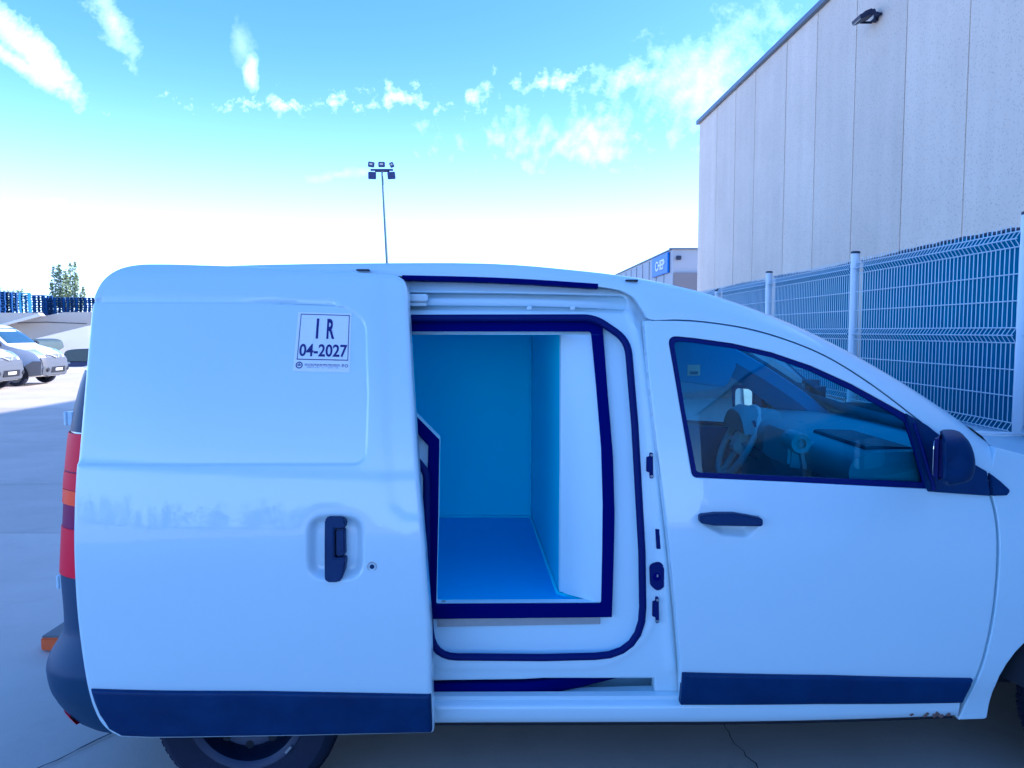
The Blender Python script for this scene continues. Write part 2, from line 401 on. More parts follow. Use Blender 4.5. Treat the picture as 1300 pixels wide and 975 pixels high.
# ================================================================== THE SETTING
def concrete_mat(name, c1, c2, c3_, rough=.85, scale=1.0, pits=False):
    M = bpy.data.materials.new(name); M.use_nodes = True; nt = M.node_tree; N = nt.nodes.new; L = nt.links.new
    b = nt.nodes['Principled BSDF']; b.inputs['Roughness'].default_value = rough; b.inputs['Specular IOR Level'].default_value = .3
    geo = N('ShaderNodeNewGeometry'); oi = N('ShaderNodeObjectInfo')
    def nz(sc, det, ro=.6):
        n = N('ShaderNodeTexNoise'); n.inputs['Scale'].default_value = sc; n.inputs['Detail'].default_value = det; n.inputs['Roughness'].default_value = ro
        L(geo.outputs['Position'], n.inputs['Vector']); return n
    n1, n2, n3 = nz(.55*scale, 8, .65), nz((15 if pits else 3.2)*scale, 8, .8 if pits else .7), nz(90*scale, 3)
    r1 = N('ShaderNodeValToRGB'); r1.color_ramp.elements[0].position = .3; r1.color_ramp.elements[1].position = .72
    r1.color_ramp.elements[0].color = (*c1, 1); r1.color_ramp.elements[1].color = (*c2, 1); L(n1.outputs['Fac'], r1.inputs[0])
    mx = N('ShaderNodeMix'); mx.data_type = 'RGBA'; mx.blend_type = 'MIX'; L(r1.outputs[0], mx.inputs['A']); mx.inputs['B'].default_value = (*c3_, 1)
    r2 = N('ShaderNodeValToRGB'); r2.color_ramp.elements[0].position = .52; r2.color_ramp.elements[1].position = .75
    r2.color_ramp.elements[1].color = (.45, .45, .45, 1); L(n2.outputs['Fac'], r2.inputs[0]); L(r2.outputs[0], mx.inputs['Factor'])
    m2 = N('ShaderNodeMix'); m2.data_type = 'RGBA'; m2.blend_type = 'MULTIPLY'; m2.inputs['Factor'].default_value = 1
    r3 = N('ShaderNodeMapRange'); r3.inputs['From Min'].default_value = 0; r3.inputs['From Max'].default_value = 1; r3.inputs['To Min'].default_value = .9; r3.inputs['To Max'].default_value = 1.06
    L(oi.outputs['Random'], r3.inputs[0]); L(mx.outputs['Result'], m2.inputs['A']); L(r3.outputs[0], m2.inputs['B'])
    src = m2.outputs['Result']
    if pits:
        vo = N('ShaderNodeTexVoronoi'); vo.inputs['Scale'].default_value = 16; vo.inputs['Randomness'].default_value = 1; L(geo.outputs['Position'], vo.inputs['Vector'])
        r4 = N('ShaderNodeValToRGB'); r4.color_ramp.elements[0].position = .06; r4.color_ramp.elements[1].position = .30
        r4.color_ramp.elements[0].color = (.60, .59, .57, 1); r4.color_ramp.elements[1].color = (1, 1, 1, 1); L(vo.outputs['Distance'], r4.inputs[0])
        m3 = N('ShaderNodeMix'); m3.data_type = 'RGBA'; m3.blend_type = 'MULTIPLY'; m3.inputs['Factor'].default_value = .8
        L(src, m3.inputs['A']); L(r4.outputs[0], m3.inputs['B']); src = m3.outputs['Result']
        # rain streaks running down the wall
        mp = N('ShaderNodeMapping'); mp.inputs['Scale'].default_value = (1.5, 1.5, .06); L(geo.outputs['Position'], mp.inputs['Vector'])
        ns = N('ShaderNodeTexNoise'); ns.inputs['Scale'].default_value = 1.6; ns.inputs['Detail'].default_value = 6; L(mp.outputs[0], ns.inputs['Vector'])
        r5 = N('ShaderNodeMapRange'); r5.inputs['From Min'].default_value = .35; r5.inputs['From Max'].default_value = .7; r5.inputs['To Min'].default_value = .95; r5.inputs['To Max'].default_value = 1.02
        L(ns.outputs['Fac'], r5.inputs[0])
        m4 = N('ShaderNodeMix'); m4.data_type = 'RGBA'; m4.blend_type = 'MULTIPLY'; m4.inputs['Factor'].default_value = 1
        L(src, m4.inputs['A']); L(r5.outputs[0], m4.inputs['B']); src = m4.outputs['Result']
    L(src, b.inputs['Base Color'])
    bp = N('ShaderNodeBump'); bp.inputs['Strength'].default_value = .5 if pits else .10; bp.inputs['Distance'].default_value = .01
    ad = N('ShaderNodeMath'); ad.operation = 'ADD'; L(n3.outputs['Fac'], ad.inputs[0]); L(n2.outputs['Fac'], ad.inputs[1])
    L(ad.outputs[0], bp.inputs['Height']); L(bp.outputs[0], b.inputs['Normal'])
    MATS[name] = M; return M
CONC = concrete_mat('yard_concrete', (.49, .435, .365), (.63, .56, .47), (.42, .375, .32))
WALLC = concrete_mat('precast_wall_concrete', (.70, .61, .49), (.78, .68, .55), (.47, .41, .335), pits=True)
BANKC = concrete_mat('bank_concrete', (.40, .40, .38), (.50, .50, .48), (.36, .36, .35))
SOIL = mat('dry_soil', (.16, .11, .07), .95, bump=(12, .5), vary=(4, (.22, .16, .1), .25))
COPING = mat('grey_metal_coping', (.16, .19, .23), .5, metal=.3)
WHITEW = mat('white_fence_paint', (.70, .74, .78), .45)
WIREM = mat('galvanised_wire', (.62, .68, .72), .45, metal=.1)
CAPM = mat('dark_post_cap', (.02, .03, .06), .6)
JOINT = mat('joint_sealant', (.06, .065, .07), .9)

# ground sheet reaching the horizon, concrete slabs above it in the yard
MB().grid([[(x, y, -.012) for x in (-3000, -400, -60, 0, 60, 400, 3000)] for y in (-3000, -400, -60, 0, 60, 400, 3000)][::-1]).build('ground', CONC, fix=True)['kind'] = 'structure'
xs = [-26.0, -20.0, -14.0, -8.0, -1.0, 3.05]; ys = [-8.92, -3.92, 1.08, 6.08, 11.08, 16.08, 21.08, 26.08, 31.08]
yard = bpy.data.objects.new('yard_pavement', None); COL.objects.link(yard); yard['kind'] = 'structure'; yard['label'] = 'grey concrete yard slabs with thin joints'
for i in range(len(xs)-1):
    for j in range(len(ys)-1):
        g = .006; a, b, c, d = xs[i]+g, xs[i+1]-g, ys[j]+g, ys[j+1]-g
        MB().box(((a+b)/2, (c+d)/2, -.008), (b-a, d-c, .016)).build('concrete_slab', CONC, yard)
def crack(pts, w=.006):
    mb = MB(); P = []
    pts = resample(pts, .05, False)
    for i, p in enumerate(pts):
        q = (p[0]+random.uniform(-.012, .012), p[1]+random.uniform(-.012, .012)); P.append(q)
    rows = []
    for i, p in enumerate(P):
        ww = w*random.uniform(.4, 1.1)*(0.25 if i in (0, len(P)-1) else 1)
        t = Vector((P[min(i+1, len(P)-1)][0]-P[max(i-1, 0)][0], P[min(i+1, len(P)-1)][1]-P[max(i-1, 0)][1])).normalized()
        rows.append([(p[0]-t.y*ww, p[1]+t.x*ww, .0085), (p[0]+t.y*ww, p[1]-t.x*ww, .0085)])
    mb.grid(rows); return mb
cr = crack([(-1.83, 2.6), (-1.70, 2.80), (-1.62, 2.97), (-1.55, 3.2), (-1.2, 3.5)]).build('ground_crack', JOINT); cr['kind'] = 'structure'
cr = crack([(.95, 2.6), (.86, 2.95), (.9, 3.3), (.8, 3.8)], .003).build('ground_crack', JOINT); cr['kind'] = 'structure'
cr = crack([(-12, 8.05), (-8.2, 8.0), (-4.6, 8.02), (-3.5, 8.1)], .004).build('ground_crack', JOINT); cr['kind'] = 'structure'

# --- warehouse (precast panels), seen along its shaded long side
WX = lambda y: 7.60+.039*(31.8-y)
wh_h = 10.0
wh = thing('warehouse', 'tall warehouse of pale grey precast concrete panels behind the fence', 'building', (WX(31.8), 31.8, 0))
def wall_y(px): return (7.60+.039*31.8)/((px-650)/F+.039)
jy = [31.8]+[wall_y(p) for p in (905, 928, 952, 990, 1027, 1075, 1137, 1215)]
while jy[-1] > -34: jy.append(jy[-1]-2.25)
wang = math.atan(.039)
for k in range(len(jy)-1):
    a, b = jy[k]-.006, jy[k+1]+.006; ym = (a+b)/2
    off = .012 if k == 8 else random.uniform(-.004, .004)
    MB().box((WX(ym)+.10-off, ym, wh_h/2), (.2, (a-b)/math.cos(wang), wh_h), rz=wang).build('wall_panel', WALLC, wh, bevel=.018)
core = MB(); ye = jy[-1]
core.prism([(WX(31.78)+.17, 31.78), (WX(ye)+.17, ye), (WX(ye)+40, ye), (WX(31.78)+40, 31.78)], 0, wh_h-.05, 'z'); core.build('wall', BANKC, wh)
cp = MB(); L_ = 31.9-ye; cp.box(((WX(31.9)+WX(ye))/2+.06, (31.9+ye)/2, wh_h+.05), (.36, L_/math.cos(wang), .16), rz=wang); cp.build('roof_coping', COPING, wh, bevel=.01)
# floodlight bolted on the wall
yf_ = wall_y(1100); fl = thing('floodlight', 'small black floodlight bolted high on the warehouse wall', 'lamp', (WX(yf_), yf_, 8.55))
FLB = mat('floodlight_black', (.008, .012, .05), .5); FLL = mat('floodlight_lens', (.35, .42, .42), .15, coat=.6)
MB().box((WX(yf_)-.03, yf_, 8.60), (.06, .12, .20)).build('wall_bracket', FLB, fl, bevel=.005)
mb = MB(); 
for s in (-1, 1): mb.box((WX(yf_)-.14, yf_+s*.24, 8.58), (.26, .02, .05))
mb.box((WX(yf_)-.045, yf_, 8.58), (.02, .5, .05)); mb.build('yoke', FLB, fl)
mb = MB(); mb.box((WX(yf_)-.30, yf_, 8.60), (.36, .44, .10), ry=R(-22)); mb.box((WX(yf_)-.24, yf_, 8.68), (.18, .26, .09), ry=R(-22)); mb.build('housing', FLB, fl, bevel=.012)
MB().box((WX(yf_)-.33, yf_, 8.547), (.28, .37, .012), ry=R(-22)).build('lens', FLL, fl)

# --- far building with the blue sign
fb = thing('far_building', 'low grey industrial hall beyond the warehouse corner, carrying a blue sign', 'building', (16.6, 80, 0))
FBW = mat('grey_cladding', (.40, .41, .43), .6, bump=(3, .1)); FBD = mat('brown_grey_base', (.22, .20, .20), .8)
hx = lambda y: 16.6-.0243*(y-80)
mb = MB(); mb.prism([(hx(80), 80), (60, 80), (60, 140), (hx(140), 140)], 0, 10.0, 'z'); mb.build('wall', FBW, fb)
mb = MB(); mb.box((38.4, 79.9, 3.8), (43.4, .3, 7.6)); mb.build('wall_base', FBD, fb)
mb = MB(); mb.box((38.2, 79.95, 10.07), (44, .5, .14)); mb.box((hx(110)-.02, 110.3, 10.07), (.3, 60, .138), rz=math.atan(.0243)); mb.build('roof_coping', COPING, fb)
mb = MB()
for y in range(84, 138, 4): mb.box((hx(y)-.03, y, 4.9), (.06, .08, 9.8))
mb.build('cladding_joint', COPING, fb)
mb = MB(); mb.box((hx(80)+.5, 79.6, 9.1), (.5, .5, .4)); mb.build('wall_lamp', CAPM, fb, bevel=.05)
sg = thing('shop_sign', 'blue sign board reading CHEP on the side of the far hall', 'sign', (hx(85.3), 85.3, 8.8))
SBLUE = mat('sign_blue', (.03, .16, .62), .5); SWHITE = mat('sign_white', (.8, .82, .84), .5)
sa = math.atan(.0243)
mb = MB(); mb.box((hx(85.3)-.16, 85.3, 8.80), (.2, 8.0, 2.15), rz=sa); mb.build('sign_board', SBLUE, sg, bevel=.03)
tm = text_mesh('CHEP', 1.45, .03, .03, spacing=1.05)
tm.transform(Matrix.Translation((hx(85)-.29, 85.0, 8.28)) @ Matrix.Rotation(sa, 4, 'Z') @ Matrix(((0, 0, -1, 0), (-1.25, 0, 0, 0), (0, 1, 0, 0), (0, 0, 0, 1))))
link('sign_lettering', tm, SWHITE, sg)

# --- raised strip and mesh fence on the right
FX = 3.32; FZ0 = .88; FZ1 = 2.30
lw = thing('low_wall', 'low concrete plinth wall below the wire mesh fence', 'wall', (FX, 8, 0))
for k in range(9):
    y0 = -6+k*4.0; MB().box((FX+.05, y0+2, .43), (.34, 3.99, .86)).build('wall_block', BANKC, lw, bevel=.008)
tr = MB().prism([(FX+.22, -6), (WX(-6)+.05, -6), (WX(30)+.05, 30), (FX+.22, 30)], -.01, .80, 'z').build('soil_strip', SOIL); tr['kind'] = 'structure'
fence = thing('mesh_fence', 'white welded wire mesh fence backed by teal screening along the warehouse', 'fence', (FX, 8, FZ0))
post_y = [5.0+2.5*k for k in range(-4, 8)]
for y in post_y:
    p = MB().cyl((FX, y, .86), (FX, y, 2.375 if y < 11 else FZ1-.03), .041, 18).build('post', WHITEW, fence, smooth=40)
    MB().lathe([(.0, .012), (.03, .010), (.043, .004), (.043, -.014)], (FX, y, 2.378 if y < 11 else FZ1-.03), 'z', 18).build('post_cap', CAPM, p, smooth=40)
def wire_panel():
    mb = MB(); zt = FZ1-FZ0
    folds = [(.03, .13), (zt/2-.05, zt/2+.05), (zt-.13, zt-.03)]
    for i in range(48):
        y = .075+i*.05; pts = [(-.0, y, 0)]
        for a, b in folds: pts += [(0, y, a), (-.035, y, (a+b)/2), (0, y, b)]
        pts.append((0, y, zt+.015)); mb.tube(pts, .0042, 4, caps=False)
    hz = []
    for a, b in folds: hz += [(a, -.005), ((a+b)/2, -.04), (b, -.005)]
    for q in (1/3, 2/3):
        hz.append((folds[0][1]+(folds[1][0]-folds[0][1])*q, -.005)); hz.append((folds[1][1]+(folds[2][0]-folds[1][1])*q, -.005))
    for z, x in hz: mb.tube([(x, .045, z), (x, 2.455, z)], .0044, 4, caps=False)
    return mb.mesh('wire_mesh', fix=False)
wm = wire_panel(); wm.materials.append(WIREM)
SCR = mat('teal_screening', (.008, .19, .27), .75, bump=(60, .2), vary=(1.3, (.008, .12, .27), .35))
for y in post_y[:-1]:
    o = bpy.data.objects.new('wire_panel', wm); COL.objects.link(o); o.parent = fence; o.location = (0, y-8, 0)
    o2 = None
    mb = MB(); n = 200; rows = [[], []]; ph = random.uniform(0, 6)
    for i in range(n+1):
        yy = y+.05+2.4*i/n; x = FX+.060+.016*math.sin(2*math.pi*yy/.10)+.008*math.sin(yy*9+ph)
        rows[0].append((x, yy, FZ0+.06)); rows[1].append((x, yy, FZ1-.005+.014*math.sin(yy*2.1+ph)+.004*math.sin(yy*23)))
    mb.grid(rows); s_ = mb.build('screening', SCR, fence, smooth=60, fix=False)
    mb = MB(); mb.tube([Vector(p)+Vector((-.018, 0, 0)) for p in rows[1][::8]], .012, 6); mb.build('screen_hem', CAPM, s_, smooth=60)
# dead leaves on the plinth
lf = MB()
for k in range(900):
    x = FX+random.uniform(-.10, .2); y = random.uniform(3.2, 14); s = random.uniform(.02, .045); a = random.uniform(0, 6.3); z = .868+random.uniform(0, .03)
    M_ = Matrix.Translation((x, y, z)) @ Matrix.Rotation(a, 4, 'Z') @ Matrix.Rotation(random.uniform(-.7, .7), 4, 'X')
    lf.add([M_ @ Vector(p) for p in ((-s, 0, 0), (0, s*.5, .004), (s, 0, .008), (0, -s*.5, .004))], [(0, 1, 2, 3)])
LEAFD = mat('dead_leaves', (.30, .15, .06), .9, vary=(30, (.42, .26, .12), .2))
o = lf.build('dead_leaves', LEAFD, fix=False); o['kind'] = 'stuff'; o['label'] = 'brown dead leaves along the fence plinth'

# --- lighting mast
MASTY = 62.0; mb0 = at(491.5, 335, MASTY); mt0 = at(485, 216, MASTY)
dv = (mt0-mb0); base = mb0-dv*(mb0.z/dv.z)
mast = thing('light_mast', 'tall thin lighting mast with five floodlight heads against the sky', 'lamp mast', base)
MASTM = mat('mast_grey_green', (.10, .16, .18), .5); HEADM = mat('mast_head_navy', (.010, .025, .12), .5)
MB().tube([base, mt0], [.16, .075], 12).build('pole', MASTM, mast, smooth=40)
k = MASTY/F
mb = MB(); mb.tube([mt0+Vector((-14*k, -.1, .0)), mt0+Vector((14*k, -.1, 0))], .08, 6); mb.tube([mt0+Vector((-9*k, .1, -1.2*k)), mt0+Vector((9*k, .1, -1.2*k))], .06, 6); mb.build('crossbar', HEADM, mast)
for (dx, dz, w, h, ry) in ((-13, 6.5, 7.5, 6.5, 8), (0, 6.5, 8, 6.5, 0), (12.5, 6, 5, 6.5, -22), (-12, -7, 9.5, 9, 2), (12, -7, 9.5, 9, -3)):
    c = mt0+Vector((dx*k, -.12, dz*k))
    hd = MB().box(c, (w*k, .30, h*k), ry=R(ry), rx=R(12)).build('lamp_head', HEADM, mast, bevel=.04)
    if dz > 0: MB().box(c+Vector((0, -.17, 0)), (w*k*.5, .02, h*k*.35), ry=R(ry), rx=R(12)).build('lens', FLL, hd)

# --- bank, walls and pallet yard on the left
bk = MB(); P = [at(-260, 475, 29.5), at(118, 473, 29.8), at(170, 473, 30)]
T = [at(-260, 434, 37), at(45, 430, 37.2), at(110, 414, 37.6), at(170, 402, 38)]
bk.add([(P[0].x, P[0].y, -.02), (P[1].x, P[1].y, -.02), (P[2].x, P[2].y, -.02), T[3], T[2], T[1], T[0]], [(0, 1, 4, 5, 6), (1, 2, 3, 4)])
PALEB = mat('pale_gravel_bank', (.66, .60, .50), .9, bump=(6, .4), vary=(1.2, (.72, .66, .56), .3))
o = bk.build('bank', PALEB, fix=False); o['kind'] = 'structure'
GREYW = mat('smooth_grey_render', (.50, .46, .385), .8, vary=(.4, (.56, .51, .43), .3)); SUNCAP = mat('sunlit_wall_cap', (.80, .76, .68), .7)  # the cap's white stands in for sunlight along the wall edge
def wall_poly(name, pts, Y, th, m, parent):
    q = [at(px, py, Y) for px, py in pts]; return MB().prism([(v.x, v.z) for v in q], Y, Y+th).build(name, m, parent)
wa = thing('ramp_wall', 'grey sloping ramp wall with a cap whitened as if sunlit below the nearer pallet stacks', 'wall', at(0, 440, 38.6)*1)
wall_poly('wall', [(-260, 470), (-260, 397), (48, 397), (52, 401), (0, 413), (-60, 440)], 38.6, .4, GREYW, wa)
wall_poly('cap', [(-70, 432), (48.5, 398), (52.5, 401), (2, 414), (-66, 437)], 38.45, .14, SUNCAP, wa)
wb = thing('ramp_wall', 'long grey ramp wall rising to the van, in front of the dark pallets', 'wall', at(80, 440, 39.4)*1)
wall_poly('wall', [(-120, 475), (-90, 424), (54, 402), (79, 396.5), (200, 395), (200, 475)], 39.4, .4, GREYW, wb)
wall_poly('dark_joint', [(22, 409.5), (60, 408.5), (110, 410.5), (110, 411.3), (60, 409.4), (22, 410.3)], 39.38, .03, JOINT, wb)  # thin dark strip along the wall face
PLZ = 2.45
pl = MB().box((-42, 62, PLZ/2-.01), (44, 44, PLZ), 0).build('plateau', SOIL); pl['kind'] = 'structure'
PBLUE = [mat('pallet_blue', (.006, .04, .17), .7, vary=(.9, (.015, .08, .25), .3)), mat('pallet_sunlit_blue', (.05, .22, .42), .7, vary=(.9, (.08, .28, .48), .3))]  # the lighter blue has sun on the stack side put into its colour
def pallet_mesh(i):
    mb = MB()
    for q in range(5): mb.box((-.6+.125+q*.2375, 0, .140), (.15, 1.0, .016))
    for q in range(3): mb.box((0, -.42+q*.42, .124), (1.2, .09, .016))
    for x in (-.54, 0, .54):
        for y in (-.43, 0, .43): mb.box((x, y, .066), (.11, .10, .10))
    for y in (-.43, 0, .43): mb.box((0, y, .008), (1.2, .08, .016))
    me = mb.mesh('pallet', fix=False); me.materials.append(PBLUE[i]); return me
pm = [pallet_mesh(0), pallet_mesh(1)]
stack_i = 0
def stack(x, y, n, rz, light, label, zoff=0):
    t = thing('pallet_stack', label, 'pallet stack', (x, y, PLZ), rz, 'blue pallet stacks in the yard on the left')
    for k in range(n):
        o = bpy.data.objects.new('pallet', pm[light]); COL.objects.link(o); o.parent = t
        o.location = (random.uniform(-.02, .02), random.uniform(-.02, .02), k*.147); o.rotation_euler = (0, 0, random.uniform(-.012, .012))
names = ['nearest and leftmost', 'light blue', 'third', 'fourth', 'fifth']
stack(at(-13, 400, 42).x, 42, 9, 0, 0, 'blue pallet stack at the left frame edge, the leftmost')
stack(at(9, 400, 43.5).x, 43.5, 9, 0, 0, 'dark blue pallet stack just left of the light blue one')
stack(at(27, 400, 44.2).x, 44.2, 9, R(-62), 1, 'light blue pallet stack, its sunlight put into the colour, the palest of all')
for i, (px, lab) in enumerate(((50, 'dark blue pallet stack directly right of the light blue one'), (76, 'dark blue pallet stack below the feathery tree'), (103, 'dark blue pallet stack touching the outline of the van'), (130, 'dark blue pallet stack hidden behind the van corner'))):
    stack(at(px, 400, 47).x, 47, 9-(i > 0), R(random.uniform(-3, 3)), 0, lab)

def leaf_tree(name, label, base, plumes, leafmat, trunk_h, n=500, ls=.22):
    t = thing(name, label, 'tree', base); BARK = mat('bark', (.10, .08, .06), .9)
    mb = MB(); mb.tube([base, base+Vector((0, 0, trunk_h))], [.22, .12], 8)
    lf = MB()
    for (x, y, z0, z1, r) in plumes:
        a = base+Vector((0, 0, trunk_h*.8)); tip = base+Vector((x, y, z1)); mid = base+Vector((x*.8, y*.8, z0))
        mb.tube([a, mid, tip], [.09, .06, .015], 6)
        for q in range(n):
            f = random.random(); c = mid.lerp(tip, f); rr = r*(.35+1.1*math.sin(math.pi*min(1, f*.92+.08)))*random.random()**.5
            an = random.uniform(0, 6.3); p = c+Vector((rr*math.cos(an), rr*math.sin(an), random.uniform(-.2, .2)))
            s = ls*random.uniform(.5, 1.2)
            M_ = Matrix.Translation(p) @ Matrix.Rotation(random.uniform(0, 6.3), 4, 'Z') @ Matrix.Rotation(random.uniform(-1.4, 1.4), 4, 'X')
            lf.add([M_ @ Vector(v) for v in ((-s*.5, 0, 0), (0, s*.28, 0), (s*.6, 0, s*.1), (0, -s*.28, 0))], [(0, 1, 2, 3)])
    mb.build('trunk', BARK, t, smooth=50); lf.build('crown', leafmat, t, fix=False)
LEAF1 = mat('grey_green_leaves', (.24, .33, .16), .7, vary=(.8, (.34, .40, .20), .25)); LEAF2 = mat('pale_leaves', (.28, .36, .18), .7, vary=(.8, (.36, .42, .24), .25))
b = at(83, 400, 82); b.z = PLZ-.2; kk = 82/F
leaf_tree('feathery_tree', 'feathery upright green tree rising behind the dark pallet stacks', b,
          [(-13*kk, 0, 2.0, 6.2, .28), (-9*kk, .3, 2, 6.35, .30), (-5*kk, 0, 2, 6.3, .32), (0, .5, 2, 5.3, .4), (5*kk, -.4, 2, 5.7, .32), (9*kk, 0, 2, 6.5, .30), (12*kk, .4, 2, 6.7, .28), (15*kk, .2, 2, 5.4, .26), (-18*kk, .2, 1.5, 4.4, .22), (24*kk, 0, 1.5, 4.0, .26)], LEAF1, 1.6, 420, .28)
b = at(8, 400, 90); b.z = PLZ-.2; kk = 90/F
leaf_tree('bushy_tree', 'low pale green bushy treetop behind the leftmost pallets', b,
          [(x*kk, random.uniform(-.5, .5), 2, random.uniform(3.9, 4.7), .5) for x in (-30, -20, -12, -5, 2, 9, 15, 22)], LEAF2, 1.6, 220, .3)
b = at(60, 400, 95); b.z = PLZ-.2; kk = 95/F

def back_tree(x, y, h, seed):
    random.seed(seed); b = Vector((x, y, 0))
    pl = [(random.uniform(-1.5, 1.5)*h, random.uniform(-.3, .3)*h, h*.2, h*random.uniform(.55, 1.0), h*.2) for _ in range(18)]
    leaf_tree('roadside_tree', BT[seed], b, pl, LEAFB, h*.3, 150, h*.075)
LEAFB = mat('dark_green_leaves', (.05, .09, .04), .7, vary=(.8, (.10, .14, .06), .25))
BT = ['roadside tree behind the photographer, leftmost of its row', 'second roadside tree of the row behind the photographer', 'third roadside tree of the row behind the photographer', 'middle roadside tree of the row behind the photographer', 'fifth roadside tree of the row behind the photographer', 'sixth roadside tree of the row behind the photographer', 'roadside tree behind the photographer, nearest the warehouse shade']
for i, (x, y, h) in enumerate(((-64, -40, 3.2), (-52, -43, 3.6), (-43, -45, 2.8), (-35, -47, 3.4), (-28, -48, 2.6), (-21, -48, 3.2), (-15, -50, 3.0))): back_tree(x, y, h, i)

# ------------------------------------------------------------------ parked vans
def wheel(parent, c, r, w, side_s, name='wheel'):
    o = MB().lathe([(r*.62, -w*.45), (r*.9, -w*.5), (r*.985, -w*.36), (r, 0), (r*.985, w*.36), (r*.9, w*.5), (r*.62, w*.45)], c, 'y', 28).build(name, TYRE, parent, smooth=40, world=False)
    RG = mat('grey_wheel_cover', (.30, .31, .33), .4, metal=.5)
    MB().lathe([(0, side_s*w*.30), (r*.18, side_s*w*.34), (r*.5, side_s*w*.28), (r*.62, side_s*w*.46), (r*.65, side_s*w*.46)], c, 'y', 28).build('rim', RG, o, smooth=40, world=False)
    return o
VPAINT = mat('parked_van_white', (.80, .80, .79), .3, coat=.8); VGREY = mat('bumper_grey_plastic', (.10, .11, .13), .6); VDARK = mat('grille_dark', (.012, .014, .02), .5)
VLAMP = mat('headlamp_lens', (.30, .35, .40), .12, coat=1.0); CHROME = mat('chrome', (.75, .76, .78), .25, metal=.6); VGLASS = mat('parked_glass', (.03, .07, .10), .06, coat=.8)
def parked_van(label, loc, rz, group=None, plate=True):
    t = thing('parked_van', label, 'van', (0, 0, 0), 0, group)
    prof = cat([(-2.0, .30), (-2.1, .55), (-2.09, 1.0), (-2.03, 1.6), (-1.9, 1.78), (-1.2, 1.83), (.1, 1.81), (.5, 1.73), (.85, 1.49), (1.16, 1.22), (1.45, 1.12), (1.78, 1.03), (1.98, .90), (2.08, .72), (2.12, .50), (2.06, .27)], 5)+[(1.7, .24), (-1.7, .24)]
    def hw(x, z):
        w = np.interp(z, [.2, .5, .85, 1.1, 1.5, 1.84], [.84, .88, .885, .865, .79, .68])
        return w*(1-.20*np.clip((x-1.1)/1.0, 0, 1)**2)*(1-.05*np.clip((-1.6-x)/.5, 0, 1)**2)
    cx, cz = -.1, .95
    def P(x, z, s, off=0.0):
        e = .045*abs(s)**8; xx = x+(cx-x)*e*.8; zz = z+(cz-z)*e
        if off:
            zz += off*.7; xx += off if x > 0 else -off
        return (xx, s*hw(x, z), zz)
    S = [-1, -.985, -.94, -.85, -.6, -.3, 0, .3, .6, .85, .94, .985, 1]
    mb = MB(); n = len(prof)
    mb.grid([[P(x, z, s) for s in S] for x, z in prof+[prof[0]]])
    mb.add([P(x, z, -1) for x, z in prof], [tuple(range(n))]); mb.add([P(x, z, 1) for x, z in prof], [tuple(range(n))])
    mb.build('body', VPAINT, t, smooth=32, world=False)
    def strip(name, pr, s0, s1, off, m, ns=8, par=t):
        pr = resample(pr, .06, False)
        mb = MB(); rows = [[P(x, z, s0+(s1-s0)*i/ns, off) for i in range(ns+1)] for x, z in pr]
        back = [[P(x, z, s0+(s1-s0)*i/ns, -.02) for i in range(ns+1)] for x, z in pr]
        mb.grid(rows); mb.grid([rows[0], back[0]]); mb.grid([rows[-1], back[-1]])
        mb.grid([[r[0] for r in rows], [r[0] for r in back]]); mb.grid([[r[-1] for r in rows], [r[-1] for r in back]])
        return mb.build(name, m, par, smooth=35, world=False)
    strip('windscreen', [(.55, 1.70), (.85, 1.49), (1.13, 1.245)], -.88, .88, .008, VGLASS, 14)
    bp = strip('bumper', [(2.045, .80), (2.085, .72), (2.12, .50), (2.07, .28)], -1.0, 1.0, .028, VGREY, 22)
    strip('lower_grille', [(2.115, .52), (2.105, .36)], -.55, .55, .036, VDARK, 10, bp)
    if plate: strip('number_plate', [(2.12, .475), (2.115, .40)], -.28, .28, .044, mat('plate_white', (.6, .6, .58), .5), 4, bp)
    gr_ = strip('grille', [(1.97, .90), (2.03, .84), (2.075, .755)], -.62, .62, .014, mat('grille_grey', (.16, .17, .19), .5), 12); strip('grille_slot', [(2.062, .785), (2.076, .755)], -.6, .6, .020, VDARK, 12, gr_)
    for s in (-1, 1):
        strip('headlamp', [(1.70, 1.055), (1.85, .985), (1.99, .88)], s*.58, s*.985, .014, VLAMP, 6)
        c = P(2.10, .44, s*.80, .04); MB().lathe([(0, .02), (.05, .018), (.065, 0)], c, 'x', 16).build('fog_lamp', VDARK, bp, smooth=40, world=False)
        # emblem wings on the nose
    em = MB()
    for s in (-1, 1):
        em.tube([P(1.985, .905, s*.55, .022), P(2.01, .885, s*.34, .03), P(2.06, .825, s*.16, .034), P(2.09, .79, s*.05, .036)], [.012, .018, .026, .02], 6)
    a = P(2.04, .86, 0, .05)
    em.tube([(a[0], 0, a[2]+.07), (a[0]+.02, .045, a[2]), (a[0]+.05, 0, a[2]-.08), (a[0]+.02, -.045, a[2])], .010, 6, closed=True)
    em.build('emblem', CHROME, t, smooth=40, world=False)
    for s in (-1, 1):
        def sp(name, pts, m, o=.006, par=t):
            q = [(x, s*(hw(x, z)+o), z) for x, z in pts]; q2 = [(x, s*(hw(x, z)-.02), z) for x, z in pts]; k = len(pts)
            return MB().add(q+q2, [tuple(range(k))]+[(i, (i+1) % k, (i+1) % k+k, i+k) for i in range(k)]).build(name, m, par, world=False)
        sp('side_window', rnd([(.12, 1.17, .05), (.12, 1.62, .06), (.42, 1.60, .05), (.98, 1.20, .05)]), VGLASS)
        sp('side_cladding', [(2.0, .30), (2.03, .72), (1.82, .72), (1.62, .60), (1.62, .28)], VGREY, .012)
        sp('door_moulding', [(-1.0, .42), (-1.0, .52), (1.0, .52), (1.0, .42)], VGREY, .012)
        wheel(t, (1.35, s*.78, .31), .31, .19, s); wheel(t, (-1.40, s*.78, .31), .31, .19, s)
